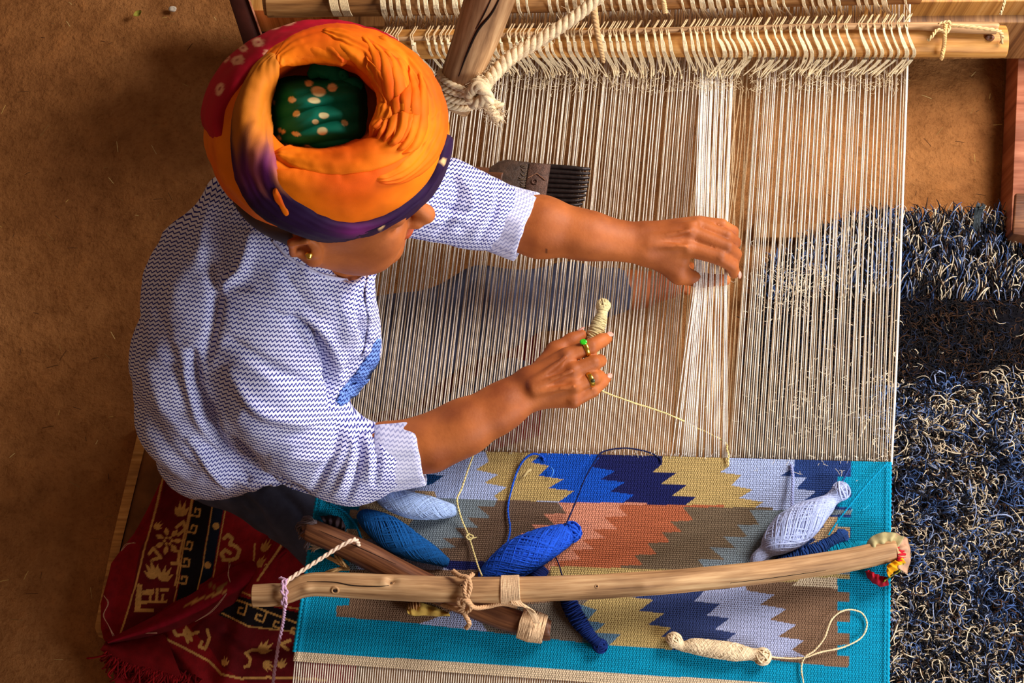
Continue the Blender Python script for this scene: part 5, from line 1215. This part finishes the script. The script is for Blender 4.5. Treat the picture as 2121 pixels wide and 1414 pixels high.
t = r_.rand(n); base = spline(np.array([[1200, 28, .585], [1120, 82, .57], [1060, 118, .562], [1010, 150, .56], [990, 190, .566], [1014, 222, .56], [1032, 246, .545]], float), 200)[(np.clip(t ** .7, 0, .999) * 200).astype(int)]
c0 = np.array([W(a + r_.normal(0, 7), b + r_.normal(0, 6), c) for a, b, c in base]); d = r_.normal(0, .0065, (n, 3)); d2_ = r_.normal(0, .004, (n, 3))
mb.add(*strands(np.stack([c0, c0 + d * .5 + d2_ * .5, c0 + d], 1), .00042, 3, col=np.array([srgb(240, 214, 172)] * n), caps=False))
lay(obj('loose_fibres', mb.mesh('loose_fibres'), M['yarn'], rope, kind='stuff'))

# ================================================================== YARN BOBBINS
def bobbin(label, pts, colr, turns=1.6, ns=70, sr=.0012, tail=None, tail_c=None, tail_r=.0013, knob=True, seed=0, var=.3, tight=False, flat=.85, name='yarn_bobbin', group=None, both=False):
    """pts rows px,py,z,half width px; strands wound criss-cross over a spindle-shaped core"""
    ns = ns if tight else int(ns * 2.0); sr = sr * (1.15 if tight else 1.0)
    r_ = np.random.RandomState(seed); N = 60; S = spline(np.array(pts, float), N); C = np.array([W(a, b, c) for a, b, c, _ in S]); R_ = np.array([max(1.5, s[3]) * mpp(*s[:3]) for s in S])
    T = nrm(np.gradient(C, axis=0)); A = nrm(np.cross(T, [0, 0, 1.0])); Bn = np.cross(A, T)
    root = thing(name, label, 'yarn bobbin', group, loc=tuple(C[N // 2]))
    V, F, uv = loft(C, R_ * .955, 24, flat=flat); lay(obj('core', make_mesh('core', V, F, uv, np.tile(np.array(colr) * .8, (len(V), 1))), M['yarn'], root))
    P = []; cl = []; n = 32; GA = r_.rand(ns // 6 + 2)
    for k in range(ns):
        if tight:
            t0 = k / ns; t = t0 + np.linspace(0, 1.3 / ns, n); th = np.linspace(0, 2 * pi, n) + r_.uniform(0, .3)
            t = t + .010 * np.sin(th * 2 + r_.uniform(0, 6))
        else:
            a0 = .10 * ((k // 6) * .37 % 1) + r_.uniform(0, .02); a1 = 1 - .10 * ((k // 6) * .73 % 1) - r_.uniform(0, .02); t = np.linspace(a0, a1, n)
            th = 2 * pi * (GA[k // 6] + (k % 6) * .035) + (1 if (k // 6) % 2 else -1) * turns * 2 * pi * (t - a0) * (1 + .25 * sin(k // 6 * 2.4))
        t = np.clip(t, 0, .999) * (N - 1); i = np.minimum(t.astype(int), N - 2); f = (t - i)[:, None]
        c = C[i] * (1 - f) + C[i + 1] * f; a_ = A[i]; b_ = Bn[i]; r = (R_[i] * (1 - f[:, 0]) + R_[i + 1] * f[:, 0]) * r_.uniform(.95, 1.06)
        P.append(c + a_ * (r * np.cos(th))[:, None] + b_ * (r * np.sin(th) * flat)[:, None]); cl.append(np.array(colr) * r_.uniform(1 - var, 1 + var * .6))
    mb = MB(); V, F, uv, c = strands(np.array(P), sr, 4, col=np.clip(np.array(cl), 0, 1), caps=False); mb.add(V, F, uv, c); lay(obj('winding', mb.mesh('winding'), M['yarn'], root, kind='stuff'))
    if knob:
        for e in ((0, 1) if both else (0,)):
            j = 0 if e == 0 else N - 1; mb = MB()
            for k in range(60):
                v = nrm(r_.normal(0, 1, 3)); w_ = nrm(np.cross(v, r_.normal(0, 1, 3))); t = np.linspace(0, pi * 1.2, 14)[:, None]; r = max(R_[j] * 1.15, .0042) * r_.uniform(.6, 1.05)
                mb.add(*strands(C[j] - T[j] * r * (.3 if e == 0 else -.3) + (v * np.cos(t) + w_ * np.sin(t)) * r * [1, 1, .8], sr * 1.2, 5, col=np.array([np.clip(np.array(colr) * r_.uniform(.8, 1.15), 0, 1)])))
            lay(obj('end_knot', mb.mesh('end_knot'), M['yarn'], root, kind='stuff'))
    for tl in (tail or []):
        mb = MB(); q = spline(WP(tl), 60); q = q + .0004 * np.stack([fbm(q, 150, 1)] * 3, -1)
        twist(q, tail_r, 2, .009, 100, .7, tail_c or colr, mb, 6)
        lay(obj('yarn_tail', mb.mesh('yarn_tail'), M['yarn'], root))
    return root
LB = srgb(176, 186, 224)
bobbin('large pale blue yarn bobbin lying near the right border of the kilim', [(1738, 1020, .370, 16), (1722, 1034, .368, 13), (1706, 1048, .371, 20), (1672, 1072, .374, 33), (1634, 1100, .375, 36), (1604, 1124, .373, 27), (1588, 1140, .368, 14), (1570, 1156, .365, 12), (1562, 1168, .362, 9)], LB, 1.3, 90, .0013, [[(1639, 962, .354), (1642, 990, .361), (1641, 1020, .366), (1640, 1060, .376), (1636, 1084, .392)]], srgb(150, 158, 204), .0024, seed=1)
bobbin('dark blue yarn bobbin on the left of the kilim, above the short pole', [(744, 1064, .362, 9), (768, 1078, .368, 22), (806, 1102, .371, 30), (848, 1128, .370, 27), (888, 1146, .366, 19), (916, 1160, .362, 11), (928, 1164, .358, 7)], srgb(14, 78, 138), 1.5, 90, .0013, [[(684, 1042, .357), (716, 1062, .358), (736, 1086, .360), (748, 1116, .366), (752, 1128, .38)]], srgb(0, 120, 160), .0017, knob=False, seed=2)
bobbin('pale blue yarn bobbin half hidden under the right cuff', [(782, 1024, .360, 12), (812, 1034, .368, 22), (852, 1046, .370, 25), (892, 1052, .369, 22), (924, 1056, .365, 15), (944, 1056, .361, 9)], srgb(164, 186, 226), 1.3, 80, .0014, None, seed=3, knob=False)
bobbin('bright royal blue yarn bobbin in the middle of the kilim', [(1178, 1104, .366, 18), (1160, 1112, .370, 25), (1116, 1132, .374, 34), (1070, 1156, .373, 36), (1030, 1178, .368, 26), (1006, 1192, .362, 16), (996, 1198, .358, 8)], srgb(30, 84, 206), 1.2, 100, .0014, [[(1010, 1190, .37), (1040, 1150, .366), (1056, 1100, .358), (1052, 1050, .356), (1066, 990, .356), (1082, 956, .357), (1102, 940, .358), (1122, 944, .356), (1128, 954, .354)]], srgb(30, 80, 190), .0017, seed=4)
bobbin('small dark navy yarn bobbin sticking out below the long pole', [(1168, 1216, .362, 8), (1180, 1250, .365, 16), (1198, 1284, .366, 16), (1218, 1310, .365, 12), (1232, 1326, .364, 10), (1240, 1334, .364, 12)], srgb(14, 36, 96), 8, 46, .0012, [[(1180, 1240, .372), (1160, 1178, .366), (1148, 1130, .372), (1170, 1090, .378), (1192, 1040, .37), (1212, 990, .368), (1238, 946, .362), (1252, 934, .356), (1290, 928, .352), (1330, 933, .352), (1362, 945, .353), (1370, 958, .354)]], srgb(16, 22, 66), .0013, seed=5, tight=True, both=True)
bobbin('small navy yarn bobbin tucked behind the long pole beside the royal blue one', [(1124, 1176, .362, 14), (1114, 1192, .364, 15), (1108, 1214, .364, 12)], srgb(14, 30, 86), 3, 26, .0012, None, seed=6, tight=True, knob=False)
bobbin('cream cotton yarn bobbin near the lower right of the kilim', [(1400, 1328, .366, 14), (1414, 1338, .364, 9), (1440, 1338, .367, 15), (1480, 1344, .368, 17), (1524, 1350, .367, 17), (1556, 1354, .365, 11), (1574, 1358, .366, 15)], srgb(232, 204, 164), 3.5, 60, .0012, [[(1580, 1358, .364), (1620, 1362, .357), (1664, 1362, .358), (1700, 1350, .359), (1746, 1340, .358), (1784, 1320, .357), (1796, 1290, .357), (1780, 1266, .358), (1748, 1264, .359), (1722, 1284, .361), (1708, 1320, .363), (1688, 1346, .361), (1668, 1360, .360), (1660, 1380, .357), (1664, 1414, .357), (1668, 1450, .357)]], srgb(232, 206, 160), .0014, seed=7, both=True)
bobbin('slim steel blue yarn bobbin beside the pale blue one', [(1740, 1112, .362, 12), (1722, 1124, .364, 12), (1690, 1140, .366, 15), (1650, 1154, .366, 14), (1612, 1164, .362, 9)], srgb(34, 66, 126), 9, 46, .0013, [[(1664, 1140, .38), (1662, 1120, .372), (1672, 1100, .368), (1690, 1068, .366), (1736, 1010, .362), (1762, 966, .356)]], srgb(50, 76, 140), .0010, seed=8, tight=True)
bobbin('slim turquoise yarn bobbin at the right end of the long pole', [(1794, 1130, .361, 8), (1770, 1132, .364, 12), (1736, 1140, .366, 13), (1700, 1152, .364, 10)], srgb(0, 138, 168), 9, 40, .0012, [[(1716, 1108, .364), (1742, 1070, .362), (1790, 1010, .360), (1836, 960, .357)]], srgb(0, 150, 190), .0013, seed=9, tight=True, knob=False)
bobbin('cream yarn bobbin held upright in the right hand', [(1249, 636, .424, 12), (1247, 650, .424, 9), (1243, 664, .424, 13), (1234, 690, .421, 16), (1226, 716, .414, 16), (1228, 760, .408, 14), (1232, 806, .402, 10)], srgb(224, 204, 150), 9, 60, .0013, [[(1240, 804, .404), (1262, 816, .398), (1320, 836, .386), (1385, 858, .370), (1440, 884, .350), (1500, 914, .352), (1506, 930, .356), (1509, 946, .358), (1508, 962, .355)]], srgb(232, 206, 140), .0014, seed=10, tight=True)
# the knotted yellow thread crossing the left half
yt = thing('yellow_thread', 'thin knotted pale yellow thread lying across the left half of the kilim', 'thread', loc=tuple(W(960, 1060, ZW)))
mb = MB(); twist(WP([(984, 932, .358), (968, 976, .360), (956, 1012, .362), (947, 1032, .366), (950, 1054, .368), (958, 1080, .361), (970, 1108, .358), (982, 1146, .360), (990, 1172, .37), (998, 1192, .39)]), .0013, 2, .01, 120, .7, srgb(226, 206, 140), mb, 6)
lay(obj('thread', mb.mesh('thread'), M['yarn'], yt))
mb = MB(); mb.add(*strands(spline(WP([(966, 1106, .36), (976, 1114, .364), (988, 1112, .362)]), 10), .0008, 5, col=np.array([srgb(226, 206, 140)]))); mb.add(*strands(spline(WP([(972, 1104, .362), (966, 1112, .366), (974, 1118, .364), (980, 1110, .364), (972, 1106, .364)]), 14), .0011, 5, col=np.array([srgb(226, 206, 140)])))
lay(obj('knot', mb.mesh('knot'), M['yarn'], yt, kind='stuff'))

# ================================================================== POLES ON THE KILIM
longp = thing('long_pole', 'long pale crooked branch laid across the kilim', 'pole', loc=tuple(W(1200, 1215, ZW)))
def knots(t, th, L):
    r = 1 + .045 * vnoise(np.stack(np.broadcast_arrays(np.cos(th) * 1.4 + 2, np.sin(th) * 1.4, L * 16), -1), 1.0)
    for tk, tth, a, wd in ((.085, 1.2, .24, .010), (.215, 1.95, -.5, .006), (.205, 1.95, .2, .010), (.60, 1.3, .12, .006)):
        r = r + a * np.exp(-((t - tk) / wd) ** 2 - (np.angle(np.exp(1j * (th - tth))) / .32) ** 2)
    r = r - .10 * np.exp(-(np.angle(np.exp(1j * (th - 1.95 - .3 * np.sin(t * 14)))) / .05) ** 2) * ((t > .08) & (t < .26))
    return r
ZP = .4145
pole_px('shaft', [(524, 1233, ZP, 23), (560, 1232, ZP, 24), (594, 1228, ZP, 22), (632, 1213, ZP, 24), (680, 1210, ZP, 25), (800, 1216, ZP, 27), (960, 1221, ZP, 27), (1100, 1220, ZP, 26), (1300, 1211, ZP - .005, 25), (1480, 1196, ZP - .011, 24), (1620, 1180, ZP - .016, 24), (1740, 1162, ZP - .020, 24), (1840, 1142, ZP - .020, 22), (1852, 1140, ZP - .020, 17)], M['wood_pole'], longp, 260, 56, knots)
shortp = thing('short_pole', 'shorter dark pole slanting under the long pale one', 'pole', loc=tuple(W(900, 1215, ZW)))
pole_px('shaft', [(640, 1096, .382, 19), (650, 1100, .382, 24), (760, 1150, .3775, 27), (860, 1202, .3755, 27), (960, 1246, .3755, 26), (1060, 1284, .3755, 25), (1126, 1302, .3755, 24), (1140, 1304, .3755, 19)], M['wood_dark'], shortp, 120, 32, rugged(.06, 7))
def windings(parent, name, pts, R_, turns, r, c, n=240, flat=1.0, jit=.0, matk='yarn', label=None, seed=0):
    q = spline(np.array([W(*p) for p in pts]), n); T = nrm(np.gradient(q, axis=0)); A = nrm(np.cross(T, [0, 0, 1.0])); Bn = np.cross(A, T); th = np.linspace(0, 2 * pi * turns, n)
    rr_ = np.interp(np.linspace(0, 1, n), np.linspace(0, 1, len(R_)), R_) if np.ndim(R_) else R_; r_ = np.random.RandomState(seed)
    sh = T * (jit * np.interp(np.arange(n), np.arange(0, n, 6), r_.normal(0, 1, len(np.arange(0, n, 6)))))[:, None]
    P = q + sh + A * (rr_ * np.cos(th))[:, None] + Bn * (rr_ * np.sin(th) * flat)[:, None]
    mb = MB(); mb.add(*strands(P, r, 5, ref=(.3, .2, .9), col=np.array([c]))); o = obj(name, mb.mesh(name), M[matk], parent); lay(o)
    if label: o['label'] = label
    return o
k0 = mpp(1060, 1218, ZP)
WP0 = WP
def WP(pts): return WP0([(a, b, z + .0225 * min(1, max(0, (z - .378) / .022))) for a, b, z in pts])   # ties ride on the raised pole
cot = srgb(232, 192, 148)
windings(longp, 'cotton_binding', [(1038, 1221, ZP), (1060, 1221, ZP), (1076, 1220, ZP)], 28.5 * k0, 30, .0011, cot, 1500, jit=.0004, label='band of fine cotton wound round the pole', seed=1)
windings(shortp, 'cotton_binding', [(1078, 1290, .3765), (1100, 1296, .3765), (1128, 1303, .3765)], [28.5 * .000755, 30.5 * .000755, 27 * .000755], 32, .0012, cot, 1500, jit=.0005, label='fine cotton wound round the short pole end', seed=2)
# fluff hanks between the bindings
mb = MB(); r_ = np.random.RandomState(12)
for k in range(34):
    o_ = r_.normal(0, 3.4); mb.add(*strands(spline(WP([(1066 + o_, 1240, .404), (1076 + o_, 1252 + r_.normal(0, 2), .403), (1094 + o_, 1258 + o_ * .5, .400), (1106 + o_ * .6, 1274, .396), (1112 + o_ * .6, 1290, .392)]), 14), .0009, 4, col=np.array([np.array(cot) * r_.uniform(.85, 1.1)])))
lay(obj('cotton_hank', mb.mesh('cotton_hank'), M['yarn'], longp, kind='stuff'))
lash = thing('twine_lashing', 'knotted hemp twine tying the two poles together', 'twine', loc=tuple(W(966, 1250, ZP)))
HC_ = srgb(206, 160, 116)
mb = MB()
twist(WP([(938, 1182, .408), (952, 1192, .416), (968, 1196, .4215), (974, 1216, .4235), (966, 1240, .418), (960, 1252, .410), (962, 1270, .399), (972, 1290, .396), (966, 1300, .385)]), .0034, 3, .014, 130, .6, HC_, mb)
twist(WP([(980, 1188, .414), (968, 1200, .422), (962, 1224, .423), (972, 1246, .415), (984, 1258, .405), (1010, 1256, .396), (1040, 1250, .388), (1070, 1256, .380)]), .0032, 3, .014, 120, .6, HC_, mb)
twist(WP([(960, 1258, .407), (950, 1248, .410), (952, 1240, .415), (966, 1244, .419), (976, 1256, .412), (966, 1266, .404), (950, 1262, .402), (936, 1258, .392), (916, 1252, .380)]), .0034, 3, .014, 100, .6, HC_, mb)
lay(obj('lashing', mb.mesh('lashing'), M['yarn'], lash, kind='stuff'))
tw = thing('white_string', 'white string running from the long pole end up to the short pole', 'string', loc=tuple(W(660, 1170, ZP)))
mb = MB(); twist(WP([(592, 1252, .395), (588, 1232, .417), (590, 1210, .416), (604, 1196, .412), (650, 1166, .408), (700, 1134, .404), (728, 1119, .402), (738, 1118, .396), (744, 1130, .385)]), .0030, 2, .02, 130, .66, srgb(236, 204, 176), mb, 8)
lay(obj('string', mb.mesh('string'), M['yarn'], tw))
vt = thing('lilac_string', 'lilac string looped on the long pole end and hanging down', 'string', loc=tuple(W(588, 1240, ZP)))
mb = MB(); LC = srgb(206, 164, 190)
twist(WP([(580, 1196, .41), (592, 1204, .417), (584, 1222, .4215), (592, 1240, .418), (590, 1256, .405), (586, 1290, .37), (578, 1330, .33), (570, 1380, .29), (564, 1430, .25)]), .0026, 2, .02, 130, .66, LC, mb, 8)
twist(WP([(598, 1200, .414), (584, 1206, .418), (594, 1226, .4215), (584, 1246, .415), (592, 1256, .40)]), .0022, 2, .014, 60, .66, LC, mb, 8)
lay(obj('string', mb.mesh('string'), M['yarn'], vt, kind='stuff'))
WP = WP0
# raffia knot, yellow rag, frayed grey rag
def tuft(name, label, cat, px, specs, n, rad, c, spread=6, seed=0):
    t_ = thing(name, label, cat, loc=tuple(W(*px))); r_ = np.random.RandomState(seed); mb = MB()
    for k in range(n):
        L = specs[k % len(specs)]; o_ = r_.normal(0, spread, 2); m_ = len(L)
        q = [(a + o_[0] * (.2 + i / m_) + r_.normal(0, 1), b + o_[1] * (.2 + i / m_) + r_.normal(0, 1), z + r_.normal(0, .0015)) for i, (a, b, z) in enumerate(L)]
        mb.add(*strands(spline(WP(q), 12), rad * r_.uniform(.7, 1.3), 4, col=np.array([np.clip(np.array(c) * r_.uniform(.75, 1.15), 0, 1)])))
    lay(obj('strands', mb.mesh('strands'), M['yarn'], t_, kind='stuff')); return t_
tuft('raffia_tie', 'tied bundle of straw-coloured raffia between the two poles', 'raffia tie', (700, 1175, .36), [[(722, 1176, .368), (708, 1166, .376), (692, 1158, .37), (684, 1152, .362)], [(722, 1178, .368), (704, 1178, .374), (688, 1186, .37), (676, 1192, .364)], [(720, 1178, .368), (712, 1170, .38), (700, 1152, .37)]], 26, .0018, srgb(216, 174, 116), 4, 3)
tuft('grey_rag_end', 'frayed grey rag stuffed over the upper end of the short pole', 'rag', (640, 1090, .38), [[(655, 1080, .398), (636, 1084, .395), (620, 1088, .375), (618, 1100, .365)], [(652, 1090, .395), (634, 1100, .39), (624, 1112, .37)], [(648, 1100, .385), (638, 1120, .372), (632, 1134, .362)], [(650, 1078, .398), (640, 1074, .392), (628, 1076, .375)]], 60, .0012, srgb(112, 96, 96), 4, 4)
tuft('straw_wisp', 'wisp of pale straw showing under the upper short pole end', 'straw', (655, 1130, .36), [[(668, 1134, .366), (654, 1126, .364), (640, 1118, .358)], [(664, 1132, .366), (650, 1136, .362), (644, 1140, .356)]], 26, .0009, srgb(206, 180, 150), 4, 5)
def rag(name, label, loops, z0, cols, parent=None, seed=0, amp=.005):
    t_ = thing(name, label, 'rag', loc=tuple(W(loops[0][0][0], loops[0][0][1], z0)))
    for (top_, bot_, zt_, zb_, c, bl) in [(l[0], l[1], l[2], l[3], l[4], l[5]) for l in cols]:
        V, F, uv, cc_ = sheet(top_, bot_, zt_, zb_, 48, 14, bl, wav=amp); V = V + np.array([[0, 0, 1]]) * (.0025 * np.sin(uv[:, :1] * 26 + uv[:, 1:] * 3))
        N__ = vnormals(V, F); F = F if (N__ @ (-DV)).mean() > 0 else F[:, ::-1]
        o = obj('cloth', make_mesh('cloth', V, F, uv, np.tile(np.array(c), (len(V), 1))), M['rug'], t_); lay(o); s_ = o.modifiers.new('s', 'SOLIDIFY'); s_.thickness = .0012
    return t_
rag('cloth_wad', 'ruffled olive, red and yellow cloth wad on the right pole end', [[(1850, 1150)]], .38,
    [([(1788, 1144), (1804, 1112), (1840, 1101), (1874, 1110)], [(1800, 1150), (1822, 1132), (1846, 1126), (1856, 1142)], .385, .398, srgb(170, 156, 110), .010),
     ([(1856, 1102), (1880, 1116), (1886, 1150), (1880, 1188)], [(1844, 1124), (1856, 1134), (1860, 1150), (1856, 1176)], .375, .398, srgb(182, 140, 110), .010),
     ([(1864, 1132), (1876, 1146), (1874, 1162)], [(1852, 1134), (1858, 1150), (1856, 1162)], .393, .402, srgb(190, 30, 44), .006),
     ([(1868, 1152), (1850, 1162), (1836, 1172), (1836, 1186)], [(1876, 1166), (1862, 1178), (1848, 1188), (1842, 1196)], .400, .390, srgb(228, 160, 20), .008),
     ([(1874, 1160), (1870, 1178), (1850, 1192), (1832, 1202)], [(1866, 1176), (1850, 1188), (1836, 1196), (1828, 1206)], .390, .375, srgb(150, 146, 52), .008),
     ([(1790, 1184), (1804, 1202), (1824, 1214), (1840, 1212)], [(1802, 1180), (1814, 1188), (1830, 1192), (1838, 1194)], .368, .385, srgb(176, 26, 44), .008)])
rag('yellow_rag', 'small bunched yellow rag tied under the short pole', [[(870, 1262)]], .36,
    [([(842, 1262), (846, 1252), (866, 1246), (900, 1256), (930, 1268)], [(846, 1272), (858, 1276), (880, 1274), (904, 1276), (932, 1276)], .360, .362, srgb(206, 164, 78), .010),
     ([(846, 1250), (854, 1244), (868, 1244)], [(848, 1266), (858, 1266), (872, 1260)], .364, .366, srgb(190, 140, 90), .006)])
rag('speckled_rag', 'dark speckled rag tucked behind the upper short pole end', [[(700, 1078)]], .36,
    [([(664, 1070), (686, 1066), (706, 1072), (716, 1090)], [(672, 1084), (690, 1092), (706, 1100), (714, 1106)], .366, .362, srgb(58, 42, 44), .010)])

# drying cracks in the poles
def crack_on(parent, pts, rad, z):
    sh = [c for c in parent.children if c.name.startswith('shaft')][0]; me = sh.data; V = np.empty(len(me.vertices) * 3); me.vertices.foreach_get('co', V); V = V.reshape(-1, 3)
    bt = BVHTree.FromPolygons([tuple(v) for v in V], [tuple(p.vertices) for p in me.polygons]); q = spline(np.array(pts, float), 50)
    P = np.array([onto(bt, a, b, z, -.0002)[0] for a, b in q]); mb = MB(); r = rad * (.25 + .75 * np.sin(np.linspace(0.15, pi - .1, 50)))
    mb.add(*strands(P, r[None, :], 5, col=np.array([srgb(34, 20, 12)]))); lay(obj('crack', mb.mesh('crack'), M['yarn'], parent))
bpy.context.view_layer.update()
crack_on(longp, [(636, 1204), (690, 1205), (730, 1212), (780, 1214), (806, 1212)], .0009, ZP + .01)
crack_on(longp, [(1450, 1222), (1560, 1214), (1660, 1204), (1720, 1196)], .0005, ZP + .01)
crack_on(post, [(1046, -30), (1020, 24), (990, 62), (968, 110), (950, 158)], .0022, .58)
crack_on(post, [(1030, -30), (1002, 30), (985, 60)], .0012, .58)
crack_on(shortp, [(660, 1098), (740, 1132), (820, 1168)], .0006, .39)
for (x, y, r, par, z) in ((811, 1208, .0040, longp, ZP), (694, 1222, .0046, longp, ZP), (956, 1212, .0022, longp, ZP), (1236, 1214, .0022, longp, ZP)):
    sh = [c for c in par.children if c.name.startswith('shaft')][0]; me = sh.data; V = np.empty(len(me.vertices) * 3); me.vertices.foreach_get('co', V); V = V.reshape(-1, 3)
    bt = BVHTree.FromPolygons([tuple(v) for v in V], [tuple(p.vertices) for p in me.polygons]); h, nn = onto(bt, x, y, z, 0)
    V, F = torus(h, nn, r, r * .38); lay(obj('knot_ring', make_mesh('knot_ring', V, F), M['wood_pole'], par))
    V, F = sdf_surface([ell((0, 0, 0), (r * .8, r * .7, r * .25), .001)], r / 5); lay(obj('knot_hole', make_mesh('knot_hole', V + h + nn * r * .05, F), M['dark'], par))
